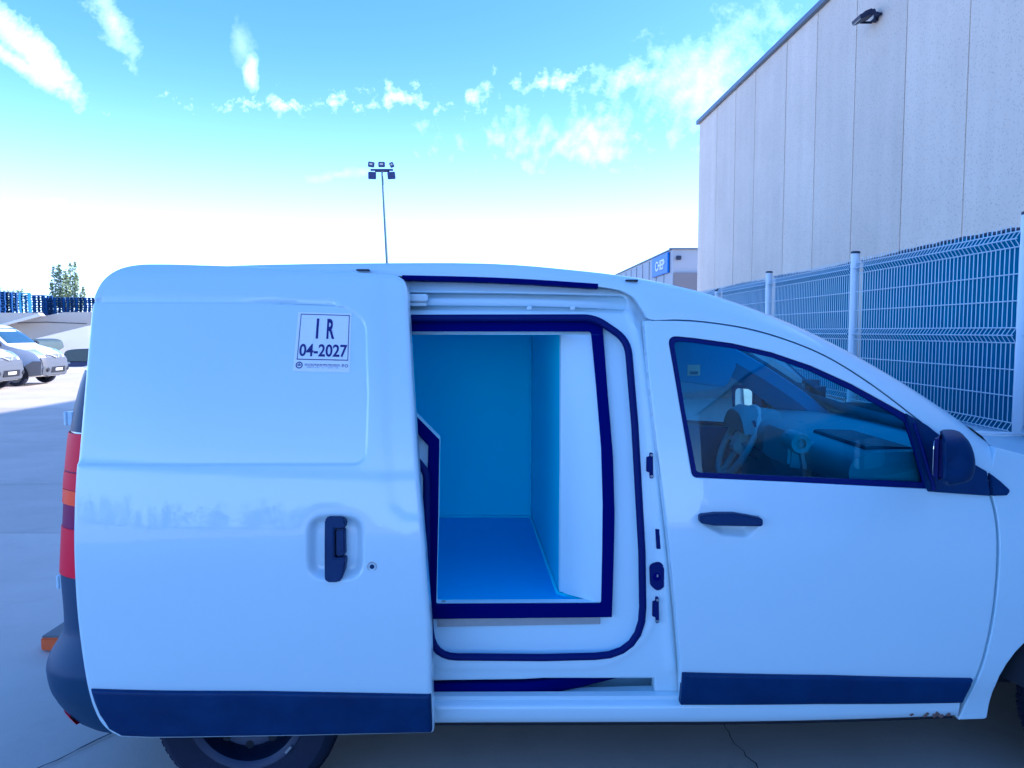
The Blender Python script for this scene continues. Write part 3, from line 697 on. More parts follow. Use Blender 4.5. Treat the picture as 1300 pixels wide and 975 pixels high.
        for x in (1.35, -1.40):
            pts = [(x+.38*math.cos(a_), .31+.38*math.sin(a_)) for a_ in np.linspace(-.25, math.pi+.25, 18)]
            y = s*(max(hw(q[0], q[1]) for q in pts)+.003)
            MB().prism(pts, y-s*.012, y).build('wheel_arch', UNDER, t, world=False)
        m_ = MB().box((.98, s*1.0, 1.22), (.14, .20, .18)).build('door_mirror', VDARK, t, bevel=.04, world=False)
        MB().box((.906, s*1.0, 1.22), (.006, .16, .14)).build('mirror_glass', MIRROR, m_, world=False)
    t.location = loc; t.rotation_euler = (0, 0, rz); return t
p1 = at(52, 420, 24.6); v1 = parked_van('white van with grey bumper parked in the sun, the farther of the two at left', (at(84, 470, 22.6).x-2.74, 22.6+.5, .008), R(4), 'white vans parked in the sun')
p2 = at(-12, 420, 22.3); v2 = copy_tree(v1); v2.location = (at(27, 480, 20.2).x-2.80, 20.2+.5, .008); v2['label'] = 'white van nose cut by the left frame edge, nearer of the two in the sun'
v3 = copy_tree(v1); v3.location = (.85, 5.75, .008); v3.rotation_euler = (0, 0, R(2)); v3['label'] = 'white van parked beyond, seen through the cab windows'; del v3['group']

def low_vehicle(label, loc, rz, s=1.0):
    t = thing('covered_trailer', label, 'trailer', (0, 0, 0), 0, 'low grey covered trailers')
    TG = mat('grey_green_cover', (.05, .075, .075), .6, vary=(2, (.07, .10, .10), .3)); TD = mat('navy_chassis', (.012, .022, .09), .5)
    mb = MB(); mb.prism(cat([(-1.0, .38), (-.97, .62), (-.78, .84), (0, .90), (.78, .84), (.97, .62), (1.0, .38)], 5), -1.3, 1.3); mb.build('cover', TG, t, smooth=30, bevel=.03, world=False)
    mb = MB(); mb.box((0, 0, .27), (2.04, 2.64, .20)); mb.build('chassis', TD, t, bevel=.02, world=False)
    mb = MB()
    for x in (-.8, .8): mb.box((x, -1.33, .33), (.25, .03, .09))
    mb.build('lamp', mat('lamp_grey', (.3, .33, .36), .3), t, world=False)
    for sx in (-1, 1): MB().lathe([(0, -.09), (.2, -.1), (.28, -.06), (.28, .06), (.2, .1), (0, .09)], (sx*.85, 0, .28), 'x', 20).build('wheel', TYRE, t, smooth=40, world=False)
    t.location = loc; t.rotation_euler = (0, 0, rz); t.scale = (s, s, s); return t
a1 = at(118, 420, 31.5); lv = low_vehicle('low trailer with rounded grey cover parked right against the outline of the open van', (a1.x, 32.3, 0), R(0))
a2 = at(36, 420, 33); lv2 = copy_tree(lv); lv2.location = (a2.x, 33.4, .62); lv2['label'] = 'grey rounded cover showing behind the sunlit parked van bonnet'
lv2.location.z = 0; lv2.scale = (.62, .9, 1.42)

# --- orange wheel stop behind the bumper
ws = thing('wheel_stop', 'low orange and grey wheel stop lying behind the open van bumper', 'wheel stop', (-2.05, 3.9, .008))
OR = mat('orange_rubber', (.62, .10, .015), .7, bump=(60, .2), vary=(14, (.75, .14, .03), .3)); WSG = mat('grey_brown_top', (.20, .19, .18), .85, bump=(70, .3))
MB().box((-1.98, 3.88, .040), (.80, .20, .064)).build('body', OR, ws, bevel=.006)
MB().box((-1.98, 3.893, .077), (.79, .215, .012)).build('top_plate', WSG, ws, bevel=.003)

# ================================================================== THE OPEN REFRIGERATED VAN
van = thing('cargo_van', 'white refrigerated panel van with its sliding side door slid open, filling the picture', 'van', (.3, YC, .008))
RING = side(.062); BULK = side(.10)
def sdf_in(P, poly):
    d = dist(P, poly); return np.where(inside(P, poly), d, 0.0)
def plate(name, pts, yf, f, b, m, parent, bevel=.002, px=True):
    q = conv(pts, yf) if px else pts
    q = resample(q, .03); k = len(q)
    vs = [(x, float(yf(x, z))+f, z) for x, z in q]+[(x, float(yf(x, z))+b, z) for x, z in q]
    return MB().add(vs, [tuple(range(k)), tuple(range(2*k-1, k-1, -1))]+[(i, i+k, (i+1) % k+k, (i+1) % k) for i in range(k)]).build(name, m, parent, smooth=40, bevel=bevel)

# ---- sliding door (slid back over the rear quarter)
so = rnd(cat([(112.5, 410), (114.5, 392), (119, 374), (129, 356), (146, 343), (168, 336.5), (200, 335), (260, 336.5), (320, 338.5)], 4)+[(400, 343), (516, 349, 26), (521, 440), (531, 600), (540, 700), (546.5, 790), (551, 931, 5), (380, 935), (190, 937.5), (152, 936)])
so += cat([(152, 936), (135, 926), (121, 906), (109, 865), (98, 785), (93.5, 710), (93.5, 655), (96, 600), (101, 540), (107, 470), (112.5, 410)], 4)[1:-1]
SO = conv(so, SLIDE)
blank = conv(rnd([(20, 383), (300, 383), (438, 388, 12), (466, 405, 30), (469, 500), (466, 592, 22), (20, 590)]), SLIDE)
blank_top = conv([(20, 383), (300, 383), (425, 387)], SLIDE)
crease = conv(cat([(60, 584), (200, 590), (330, 597), (480, 602)], 8), SLIDE); cz = np.array(sorted(crease))
band = conv(rnd([(478, 300), (480, 420), (484, 560), (490, 645, 20), (512, 664), (640, 664), (640, 300)]), SLIDE)
bowl = conv(rrect(388, 652, 464, 738, 27), SLIDE)
def sdisp(x, z):
    P = np.stack([x, z], 1)
    d = .0065*sst(sdf_in(P, blank), 0, .009)
    d = d+.006*np.exp(-((dist(P, blank_top, False)-.002)/.003)**2)*2.4
    d = d+.0045*sst(sdf_in(P, band), 0, .035)
    d = d+.024*sst(sdf_in(P, bowl), 0, .032)
    d = d-.0035*sst(np.interp(x, cz[:, 0], cz[:, 1])-z, -.004, .016)
    return d
sdoor = panel('sliding_door', SO, [], SLIDE, PAINT, van, r=.012, th=.045, g=.013, disp=sdisp, step=.014, extra=[(blank, (-.001, .001, .0035, .006, .009, .011)), (bowl, (-.002, .002, .008, .016, .024, .032)), (band, (0, .012, .024, .036))])
panel('side_moulding', conv(rnd([(114.5, 876), (330, 879), (547, 883), (548.5, 930.5, 3), (380, 934), (190, 936.5), (154, 935), (138, 926.5), (126, 908)]), side(-.100)), [], side(-.103), TRIM, sdoor, r=.010, th=.024, g=.02)
HB = side(-.085)
plate('door_handle', [(413.5, 659), (417, 655), (435, 655), (438.5, 659), (440, 666), (438, 669.5), (425.5, 669.5), (425.5, 707.5), (438, 706), (440, 710), (438, 724), (434, 735), (430, 737.5), (416, 737.5), (413.5, 733)], HB, -.016, .024, TRIM, sdoor, .004)
plate('handle_lever', [(427, 671), (438, 671), (438.5, 704.5), (427, 705.5)], HB, -.008, .022, TRIM, sdoor, .004)
lc = c3([(472.5, 719)], SLIDE)[0]
MB().lathe([(0, -.0008), (.0205, -.0014), (.0215, .004)], lc, 'y', 28).build('lock_gasket', UNDER, sdoor, smooth=30)
lk = MB().lathe([(0, -.002), (.006, -.003), (.0065, -.001), (.0105, -.0015), (.012, -.004), (.0155, -.004), (.0175, -.001), (.0175, .012)], lc, 'y', 28).build('lock_cylinder', STEEL, sdoor, smooth=35)
MB().lathe([(0, -.0045), (.0075, -.0045), (.0078, -.002)], lc, 'y', 20).build('lock_core', TRIM, sdoor, smooth=30)
# inspection sticker
SQ = [(378, 396), (446, 398), (443.5, 473), (371, 471.5)]
def st(s, t, off):
    a = np.array(SQ, float); p = (a[0]*(1-s)+a[1]*s)*(1-t)+(a[3]*(1-s)+a[2]*s)*t
    x, z = conv([p], SLIDE)[0]; d = .0065*float(sst(sdf_in(np.array([[x, z]]), blank), 0, .009)[0])
    return (x, float(SLIDE(x, z))+d-off, z)
mb = MB(); mb.grid([[st(s, t, .0012) for s in np.linspace(0, 1, 9)] for t in np.linspace(0, 1, 9)]); mb.build('sticker', STICK, sdoor, smooth=60)
ink = MB()
def strip_st(s0, t0, s1, t1, n=8):
    ink.grid([[st(s, t, .0022) for s in np.linspace(s0, s1, n)] for t in (t0, t1)])
strip_st(.055, .028, .965, .040); strip_st(.050, .785, .965, .800)
for s0 in (.055, .953): ink.grid([[st(s, t, .0022) for s in (s0, s0+.012)] for t in np.linspace(.03, .80, 8)])
def text_st(body, s0, t0, s1, t1, bold):
    me = text_mesh(body, 1, bold); co = np.array([v.co for v in me.vertices]); a, b = co.min(0), co.max(0)
    vs = [st(s0+(s1-s0)*(c[0]-a[0])/(b[0]-a[0]), t1+(t0-t1)*(c[1]-a[1])/(b[1]-a[1]), .0022) for c in co]
    ink.add(vs, [tuple(p.vertices) for p in me.polygons]); bpy.data.meshes.remove(me)
text_st('I', .36, .10, .405, .44, .03); text_st('R', .555, .10, .70, .44, .03); text_st('04-2027', .085, .53, .945, .745, .022)
def disc(s, t, r0, r1, n=24):
    A = [(math.cos(2*math.pi*i/n), math.sin(2*math.pi*i/n)) for i in range(n+1)]
    ink.grid([[st(s+r*c, t+r*q*.93, .0022) for c, q in A] for r in (r0, r1)])
disc(.105, .892, .044, .062); disc(.105, .892, 0.0, .012, 10)
for s, h in ((.085, .03), (.105, .045), (.125, .03)): strip_st(s-.007, .905-h, s+.007, .905, 3)
for t, hh in ((.868, .010), (.890, .007)): 
    s = .20
    while s < .82:
        w = random.uniform(.03, .085); strip_st(s, t, min(s+w, .83), t+hh, 3); s += w+.010
for t in (.910, .928):
    s = .24
    while s < .78:
        w = random.uniform(.02, .07); strip_st(s, t, min(s+w, .80), t+.004, 3); s += w+random.choice((.01, .05))
disc(.875, .880, .012, .022, 14); strip_st(.862, .905, .888, .912, 3); disc(.938, .888, .020, .030, 16)
ink.build('sticker_print', INK, sdoor, fix=False)
# roller arm at the head of the door
ra = MB(); a = c3([(519, 374)], side(.03))[0]; ra.box((a.x+.03, a.y, a.z-.012), (.075, .05, .026)); ra.box((a.x+.02, a.y+.005, a.z-.034), (.09, .045, .012)); ra.build('roller_arm', PAINT_IN, sdoor, bevel=.004)

# ---- roof rail / pillar band, roof and windscreen
LU = [((190, 356), (200, 352)), ((240, 353), (250, 341)), ((320, 352), (320, 336.5)), ((505, 350.5), (490, 334)), ((640, 354), (630, 335)), ((762, 364), (740, 344)), ((800, 374), (800, 351.5)), ((816, 394), (835, 358)), ((826, 405.5), (862, 364)),
      ((862, 405.5), (895, 372)), ((900, 408.5), (930, 383)), ((950, 416.5), (972, 398)), ((1000, 431), (1020, 418)), ((1050, 452), (1066, 440.5)), ((1100, 482.5), (1112, 466)), ((1150, 519.5), (1160, 495)), ((1200, 560), (1210, 528.5)), ((1235, 589), (1240, 552)), ((1252, 606), (1262, 567))]
LP = cat([p[0] for p in LU], 5); UP = cat([p[1] for p in LU], 5)
def up_y(i):
    f = i/(len(UP)-1); return Y0+np.interp(f, [0, .4, .5, .62, 1], [.27, .26, .24, .20, .17])
rail_rows = []; Upts = []
for i, (l, u) in enumerate(zip(LP, UP)):
    a = c3([l], SIDE)[0]; b = at(u[0], u[1], float(up_y(i))); row = []
    row.append(Vector((a.x, a.y+.03, a.z-.001)))
    for q in np.linspace(0, 1, 9):
        an = q*R(80); e = math.sin(an)/math.sin(R(80)); row.append(Vector((a.x+(b.x-a.x)*e, a.y+(b.y-a.y)*(1-math.cos(an))/(1-math.cos(R(80))), a.z+(b.z-a.z)*e)))
    rail_rows.append(row); Upts.append(b)
mir = lambda v: Vector((v[0], 2*YC-v[1], v[2]))
MB().grid(rail_rows).build('roof_rail', PAINT, van, smooth=50)
MB().grid([[mir(p) for p in r] for r in rail_rows]).build('roof_rail', PAINT, van, smooth=50)
NW = 8*5-1
def across(pts, bulge_x, crown, n=14):
    rows = []
    for b, bx in zip(pts, bulge_x):
        row = []
        for j in range(n+1):
            s = 2*j/n-1; y = YC+s*(YC-b.y); row.append(Vector((b.x+bx*(1-s*s), y, b.z+crown*(1-s*s))))
        rows.append(row)
    return rows
MB().grid(across(Upts[:NW+1], [.0]*(NW-9)+[.10*k/9 for k in range(10)], .012)).build('roof', PAINT, van, smooth=50)
wsc = []
for k, b in enumerate(Upts[NW:]):
    f = k/(len(Upts)-NW); wsc += across([b], [.10], .012-.07*f)
MB().grid(wsc[-9:]).build('cowl_panel', PAINT, van, smooth=60)
wsc = wsc[:-8]
wsn = link('windscreen', MB().grid(wsc).mesh('windscreen', smooth=60, fix=False), GLASSC, van)
# pillar trim inside
tr_rows = [[p+Vector((-.012, .028, -.018)) for p in r[2:]]+[r[-1]+Vector((-.02, .07, -.025)), r[-1]+Vector((-.06, .075, -.07)), r[4]+Vector((-.09, .06, -.09))] for r in rail_rows[NW-4:]]
MB().grid([r[:-3] for r in tr_rows]).build('pillar_trim', HEADL, van, smooth=50); MB().grid([[mir(p) for p in r] for r in tr_rows]).build('pillar_trim', HEADL, van, smooth=50)
# black seal strip under the roof edge over the opening
sl = [Vector((p.x, p.y-.002, p.z)) for p in c3(cat([(511, 351), (640, 354.5), (759, 361.5)], 8), side(.004))]
mb = MB(); mb.grid([[Vector((p.x, p.y+q[0], p.z+q[1])) for p in sl] for q in ((.05, .006), (.004, .006), (-.006, .003), (-.008, -.004), (-.003, -.012), (.05, -.014))]); mb.build('roof_seal', GASKET, van, smooth=50)
for px, py in ((463, 339.5), (800, 352.5)):
    a = at(px, py, Y0+.235); MB().box((a.x, a.y-.03, a.z-.012), (.045, .03, .006)).build('roof_plug', CAPM, van, bevel=.002)

# ---- door opening: ring, seal, rail channel, step slot
loop = rnd([(515, 404), (755, 403.5, 48), (797, 432, 40), (806, 540), (815, 700), (817, 832, 62), (690, 835), (549, 834, 34), (541.5, 740), (541.5, 600, 26), (500, 548, 20), (440, 500), (440, 404)])
ring_out = [(430, 342), (640, 346), (780, 358), (812, 372), (826, 396), (838, 470), (853, 600), (864, 720), (874, 850), (880, 884.5), (430, 884.5)]
chan = rnd([(450, 371), (640, 372.5), (795, 376, 7), (795.5, 396, 7), (640, 394), (450, 393)])
slot = rnd([(450, 866), (664, 863), (690, 861.5), (831, 861.5), (831, 880), (690, 884), (450, 886.5)])
ridge1 = conv(cat([(800, 398), (812, 440), (826, 540), (833, 620), (843, 720), (848, 800), (853, 850)], 6), RING)
ridge2 = conv(cat([(560, 846), (700, 846), (770, 842), (815, 812), (836, 770)], 6), RING)
def rdisp(x, z):
    P = np.stack([x, z], 1)
    d1 = dist(P, ridge1, False); d2 = dist(P, ridge2, False)
    return -.012*np.exp(-(d1/.012)**2)-.006*np.exp(-(d2/.010)**2)
panel('door_frame', conv(ring_out, RING), [conv(loop, RING), conv(chan, RING), conv(slot, RING)], RING, PAINT_IN, van, r=.006, th=.02, g=.012, disp=rdisp, hole_r=.008, hole_th=.05)
lp3 = [Vector((p.x, p.y+.002, p.z)) for p in c3(resample(loop, 4), RING)]
MB().tube(lp3, .0128, 12, closed=True).build('door_seal', RUBBER, van, smooth=60)
# header rail in the channel
cz0 = [c3([(450, y), (640, y), (797, y+2)], side(.11)) for y in (366, 400)]
MB().grid([[Vector((p.x, p.y, p.z)) for p in r] for r in cz0]).build('channel_back', PAINT_IN, van)
rl = c3(cat([(445, 383), (640, 384), (720, 385.5), (797, 389)], 6), side(.070))
mb = MB(); mb.grid([[Vector((p.x, p.y+q[0]+.03*max(0, (p.x-.15)/.3)**2*1.5, p.z+q[1])) for p in rl] for q in ((.04, .014), (.0, .013), (-.003, .008), (-.003, -.006), (.0, -.012), (.04, -.014))]); hr = mb.build('header_rail', PAINT_IN, van, smooth=40)
mb = MB()
for px in (672, 727): 
    a = c3([(px, 391)], side(.065))[0]; mb.box((a.x, a.y, a.z), (.018, .012, .012))
mb.build('rail_clip', PAINT_IN, hr, bevel=.002)
# lower slot and its curved rail
sb = [[c3([(440, y), (640, y), (834, y)], side(o)) for (y, o) in ((858, .08), (858, .22))], [c3([(440, y), (640, y), (834, y)], side(o)) for (y, o) in ((889, .075), (885, .22))]]
mb = MB(); mb.grid([sb[0][0], sb[0][1], sb[1][1], sb[1][0]]); mb.build('step_recess', PAINT_IN, van)
lr = c3(cat([(440, 876), (540, 875), (640, 874.5), (700, 873.5), (760, 872.5), (830, 872)], 8), side(.072))
def bend(x): return .20*float(sst(np.array([x]), -.05, .62)[0])**1.5
mb = MB(); mb.grid([[Vector((p.x, p.y+q[0]+bend(p.x), p.z+q[1])) for p in lr] for q in ((.03, .023), (0, .023), (-.004, .019), (-.004, -.019), (0, -.023), (.03, -.023))]); mb.build('lower_rail', GASKET, van, smooth=40)
# rocker
zz = lambda py: conv([(850, py)], SIDE)[0][1]
sec = [(888.5, .06), (890, .034), (894, .030), (896, .010), (898, .003), (901, 0), (909, -.001), (917, .003), (919.5, .012), (920, .08)]
xr = np.linspace(conv([(470, 900)])[0][0], conv([(1217, 905)])[0][0], 30)
MB().grid([[Vector((x, float(SIDE(x, zz(py)))+o, zz(py)+.004*(x/1.4))) for x in xr] for py, o in sec]).build('rocker_panel', PAINT, van, smooth=40)
MB().grid([[Vector((x, float(SIDE(x, zz(920)))+o, zz(921)+h+.004*(x/1.4))) for x in xr] for o, h in ((.03, .004), (.035, -.018), (.2, -.02))]).build('sill_flange', UNDER, van)
RUST = mat('rust_marks', (.16, .10, .08), .8)
for k in range(9):
    px, py = random.uniform(1146, 1206), random.uniform(905, 911); a = c3([(px, py)], side(-.0015))[0]; w, h = random.uniform(.004, .012), random.uniform(.002, .010)
    rs = MB().add([a+Vector((-w, 0, -h*.3)), a+Vector((0, 0, -h)), a+Vector((w, 0, h*.2)), a+Vector((w*.2, 0, h))], [(0, 1, 2, 3)]).build('rust_mark', RUST, van)

# ---- insulated box behind the opening
inn = rnd([(420, 420.5), (750.5, 421, 4), (757, 490), (763.5, 570), (765.5, 640), (763.5, 767, 3), (553.5, 768, 3), (556, 660), (557.5, 558), (527, 527), (440, 440)])
gout = [(430, 405.5), (764.5, 405.5), (771, 490), (778.5, 580), (780.5, 650), (777, 784), (530, 786.5), (541, 690), (543.5, 566), (529, 550), (430, 452)]
GK = side(.078)
bulk_out = conv(rnd([(515, 404), (755, 403.5, 48), (799, 432, 40), (808, 540), (817, 700), (819, 834, 62), (690, 837), (547, 836, 34), (539.5, 740), (539.5, 600, 26), (500, 548, 20), (430, 500), (430, 404)]), BULK)
INN = conv(inn, GK)
panel('insulated_panel', bulk_out, [INN], BULK, LINERW, van, r=.003, th=.02, g=.05, hole_r=.001, hole_th=.03)
panel('opening_gasket', conv(gout, GK), [INN], GK, GASKET, van, r=.004, th=.022, g=.05, hole_r=.003, hole_th=.010)
plate('threshold_strip', [(555, 785.5), (762, 783.5), (762, 792.5), (555, 796)], side(.09), 0, .012, ALU, van, .001)
z0 = at(650, 767, 2.62).z; YB = (EYE-z0)*F/240.0; z1 = at(650, 423.5, YB).z; xb = at(675, 600, YB).x; xj = .172; yj = 2.705
yi = float(GK(0, .9))+.03
nb_ = 12
def quad(name, pts, m, n=1, parent=van):
    return MB().add([Vector(p) for p in pts], [tuple(range(len(pts)))]).build(name, m, parent, fix=False)
XL = -.66
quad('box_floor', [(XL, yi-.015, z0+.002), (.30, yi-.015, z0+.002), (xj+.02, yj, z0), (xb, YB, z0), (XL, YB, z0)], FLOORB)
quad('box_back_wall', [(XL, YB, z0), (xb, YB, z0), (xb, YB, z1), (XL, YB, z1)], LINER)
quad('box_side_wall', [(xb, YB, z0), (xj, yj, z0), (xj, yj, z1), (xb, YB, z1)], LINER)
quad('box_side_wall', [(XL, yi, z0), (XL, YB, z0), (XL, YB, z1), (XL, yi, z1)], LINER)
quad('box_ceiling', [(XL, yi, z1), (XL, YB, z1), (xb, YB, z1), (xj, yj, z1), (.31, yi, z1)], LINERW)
rg = [p for p in c3(cat([(750.5, 421), (757, 490), (763.5, 570), (765.5, 640), (763.5, 767)], 6), GK)]
rows = []
for p in rg:
    e = Vector((xj, yj, min(max(p.z, z0), z1))); a = Vector((p.x+.002, p.y+.012, min(max(p.z, z0), z1)))
    rows.append([a, a.lerp(e, .4)+Vector((-.004, -.004, 0)), a.lerp(e, .8)+Vector((-.004, -.004, 0)), a.lerp(e, .95)+Vector((0, .002, 0)), e, e+Vector((-.004, .02, 0))])
MB().grid(rows).build('door_jamb', LINERW, van, smooth=60)
lg = c3([(440, 440), (527, 527), (557.5, 558), (556, 660), (553.5, 768)], GK)
MB().grid([[p+Vector((.001, 0, 0)) for p in lg], [p+Vector((-.004, .09, 0)) for p in lg], [p+Vector((-.3, .10, 0)) for p in lg]]).build('door_jamb', LINERW, van)
mb = MB(); mb.tube([(XL, YB-.006, z0+.006), (xb-.006, YB-.006, z0+.006), (xj-.006, yj, z0+.006), (.285, yi+.02, z0+.004)], .008, 8); mb.tube([(xb-.006, YB-.006, z0), (xb-.006, YB-.006, z1)], .006, 8)
mb.build('corner_fillet', LINER, van, smooth=60)
mb = MB(); a = c3([(556, 767)], GK)[0]; mb.box((a.x+.016, a.y+.035, z0+.006), (.016, .02, .014)); mb.box(((a.x+.28)/2, a.y+.042, z0+.006), (.28-a.x, .03, .008)); mb.build('floor_lip', ALU, van, bevel=.001)

plate('opening_lip', [(440, 419.5), (749.5, 420), (750, 425.5), (440, 424)], side(.105), 0, .06, LINERW, van, .001)
# ---- pillar hardware
def hardware(name, pts, f, m=RUBBER, b=.02, bev=.003): return plate(name, rnd(pts), RING, f, b, m, van, bev)
for cx_, cy_ in ((824.5, 590), (832, 773)):
    h_ = hardware('striker', [(cx_-4, cy_-10, 1), (cx_-.5, cy_-11, 1), (cx_-.5, cy_-16, 3), (cx_+3.5, cy_-16, 3), (cx_+4, cy_+16, 3), (cx_, cy_+17, 3), (cx_-.5, cy_+9, 1), (cx_-4.5, cy_+8, 1)], -.014)
    for s in (-13, 13.5):
        a = c3([(cx_+1.6, cy_+s)], RING)[0]; MB().lathe([(0, -.019), (.003, -.019), (.0045, -.016), (.0045, -.010)], a, 'y', 12).build('bolt', STEEL, h_, smooth=40)
hardware('slot_cover', [(831.5, 671, 1), (836.5, 671, 1), (838, 696, 1), (833, 696, 1)], -.010, bev=.001)
lt = hardware('latch_cup', [(824, 716, 7), (838, 712, 7), (843.5, 720, 6), (843, 744, 7), (834, 750, 7), (825, 742, 7)], -.012)
a = c3([(833, 731)], RING)[0]; MB().lathe([(0, -.016), (.006, -.016), (.013, -.014), (.015, -.008)], a, 'y', 16).build('latch_core', GASKET, lt, smooth=40)
MB().box((a.x+.001, a.y-.018, a.z+.006), (.005, .004, .008)).build('latch_pin', STEEL, lt)

# ---- front door
dfront = cat([(1223, 893), (1236, 867), (1247, 838), (1258, 790), (1264, 740), (1266, 695), (1263, 655), (1254.5, 622), (1250.5, 607.5)], 4)
dtop = cat([(1250.5, 607.5), (1234.5, 590.5), (1199.5, 561.7), (1149.5, 521.2), (1099.5, 484.2), (1049.5, 453.6), (999.5, 432.6), (949.5, 418.2), (900, 410.2), (862, 407.2), (818, 407)], 4)
drear = cat([(818, 407), (823, 470), (831, 540), (839.5, 610), (850, 700), (859, 790), (864, 850), (865, 895)], 4)
dout = dfront[:-1]+dtop[:-1]+drear
whole = rnd([(847.5, 426, 10), (880, 429), (930, 436), (980, 447.5), (1030, 464.5), (1080, 487), (1130, 514.5), (1156, 529), (1169, 575), (1181, 621, 3), (1000, 612), (879, 606.5, 9), (863, 515)])
gl = rnd([(854.5, 432.5, 7), (880, 435), (930, 442), (980, 454), (1029, 471.5), (1078, 494.5), (1127, 522), (1148, 535.5), (1161, 575), (1171, 612, 2), (1000, 604.5), (884, 599.5, 6), (869, 520)])
WH = conv(whole); GLP = conv(gl, side(.012))
cup = conv(rnd([(887, 650), (966, 654, 3), (966, 668, 10), (950, 685, 14), (916, 682, 16), (892, 668, 8)]))
sl_line = conv(cat([(830, 634), (1000, 646), (1150, 652), (1262, 655)], 6)); slz = np.array(sorted(sl_line))
def ddisp(x, z):
    P = np.stack([x, z], 1)
    return .020*sst(sdf_in(P, cup), 0, .028)
fd = panel('front_door', conv(dout), [WH], SIDE, PAINT, van, r=.0045, th=.05, g=.018, disp=ddisp, hole_r=.003, hole_th=.02, extra=[(cup, (-.001, .002, .006, .012, .02, .03))])
panel('window_seal', [(x, z) for x, z in WH], [GLP], side(.005), RUBBER, fd, r=.003, th=.01, g=.2, hole_r=.002, hole_th=.012)
gp = panel('window_glass', GLP, [], side(.013), GLASS, fd, r=0, th=.0, g=.03)
plate('door_handle', rnd([(886, 652, 4), (906, 649.5), (930, 649.5), (950, 653), (965.5, 656.5, 4), (965.5, 666, 4), (930, 665.5), (905, 665), (886.5, 662, 4)]), SIDE, -.030, .012, TRIM, fd, .006)
panel('side_moulding', conv(rnd([(866.5, 855, 2), (1050, 858.5), (1237, 862.5, 2), (1222.5, 893, 4), (1040, 894.5), (863.5, 895.5, 2)]), side(-.012)), [], side(-.016), TRIM, fd, r=.010, th=.022, g=.03)
plate('mirror_base', rnd([(1149, 524.5), (1176, 540), (1196, 556), (1230, 586), (1251, 598), (1255.5, 629, 1), (1177, 623.5, 1), (1165, 578)]), SIDE, -.010, .015, TRIM, fd, .004)
pw = side(-.02)
MB().tube([Vector((p.x, p.y-.004, p.z)) for p in c3(cat([(1160, 537), (1172, 575), (1179, 600), (1184, 614), (1184.5, 622)], 6), side(-.010))], .006, 8).build('run_channel', RUBBER, fd, smooth=60)
plate('fender_trim', rnd([(1253.5, 599), (1268, 610), (1281.5, 622.5, 5), (1277, 628.5, 4), (1257.5, 629)]), SIDE, -.010, .015, TRIM, van, .004)
# door mirror
mo = [(1195, 553, 3), (1198, 549.5, 3), (1211, 549.5), (1223, 552.5), (1233, 561), (1239.5, 575), (1241.5, 591), (1238, 605), (1228, 612), (1204, 615.5, 5), (1196, 610, 4)]
def mirror(mirrored, parent):
    q = [at(px, py, 2.33) for px, py in cat(rnd(mo), 2, True)]; c = Vector((sum(v.x for v in q)/len(q)-.01, 0, sum(v.z for v in q)/len(q)))
    rows = []
    for Y, sc in ((2.262, .0), (2.262, .55), (2.268, .78), (2.282, .92), (2.305, .985), (2.335, 1.0), (2.42, .98), (2.455, .90), (2.475, .72), (2.515, .66)):
        rows.append([Vector((c.x+(v.x-c.x)*sc+(Y-2.33)*.50, Y+.01*((v.x-c.x)/.07), c.z+(v.z-c.z)*sc)) for v in q+[q[0]]])
    if mirrored: rows = [[mir(v) for v in r] for r in rows]
    o = MB().grid(rows).build('door_mirror', TRIM, parent, smooth=45)
    xl = min(v.x for v in q)+.016; Y = 2.37
    y = 2*YC-Y if mirrored else Y; sg_ = -1 if mirrored else 1
    rim = MB(); rim.box((xl+.012, y, c.z), (.026, .150, .140), rz=-sg_*R(31 if mirrored else 38)); rim.build('mirror_rim', RUBBER, o, bevel=.012)
    gm = MB().prism(rrect(-.062, -.058, .062, .058, .03), -.0006, .0006, 'x').mesh('mirror_glass')
    gm.transform(Matrix.Translation((xl-.0046, y, c.z)) @ Matrix.Rotation(-sg_*R(31 if mirrored else 38), 4, 'Z')); link('mirror_glass', gm, MIRROR, o)
mirror(False, fd)
# door card and belt inside
mb = MB(); b_ = c3([(872, 604), (1000, 610), (1178, 619)], side(.05)); mb.grid([[p+Vector((0, .0, .002)) for p in b_], [p+Vector((0, .05, .0)) for p in b_], [Vector((p.x, p.y+.06, .45)) for p in b_]]); mb.build('door_card', DARKIN, fd)

# ---- fender, quarter panel, far side
arc = lambda cx, cy, r, a0, a1, n=26: [(cx+r*math.cos(R(a)), cy+r*math.sin(R(a))) for a in np.linspace(a0, a1, n)]
fen = [(1264, 568), (1300, 577), (1380, 594), (1460, 616), (1540, 650), (1592, 690), (1606, 760), (1568, 905)]+arc(1409, 930, 157, -6, -173)+[(1250, 913), (1217.5, 914)]+[(p[0]+3.2, p[1]) for p in dfront[:-1]]+[(1257, 600)]
FEN = conv(fen)
panel('fender', FEN, [], SIDE, PAINT, van, r=.004, th=.04, g=.035)
quar = [(175, 395), (240, 352), (505, 350), (528, 600), (545, 860), (548, 918)]+[(470, 918)]+arc(313, 930, 150, -5, -175)+[(160, 914), (152, 895), (146, 600)]
QU = conv(quar, side(.0))
panel('quarter_panel', QU, [], side(.004), PAINT, van, r=.004, th=.04, g=.06)
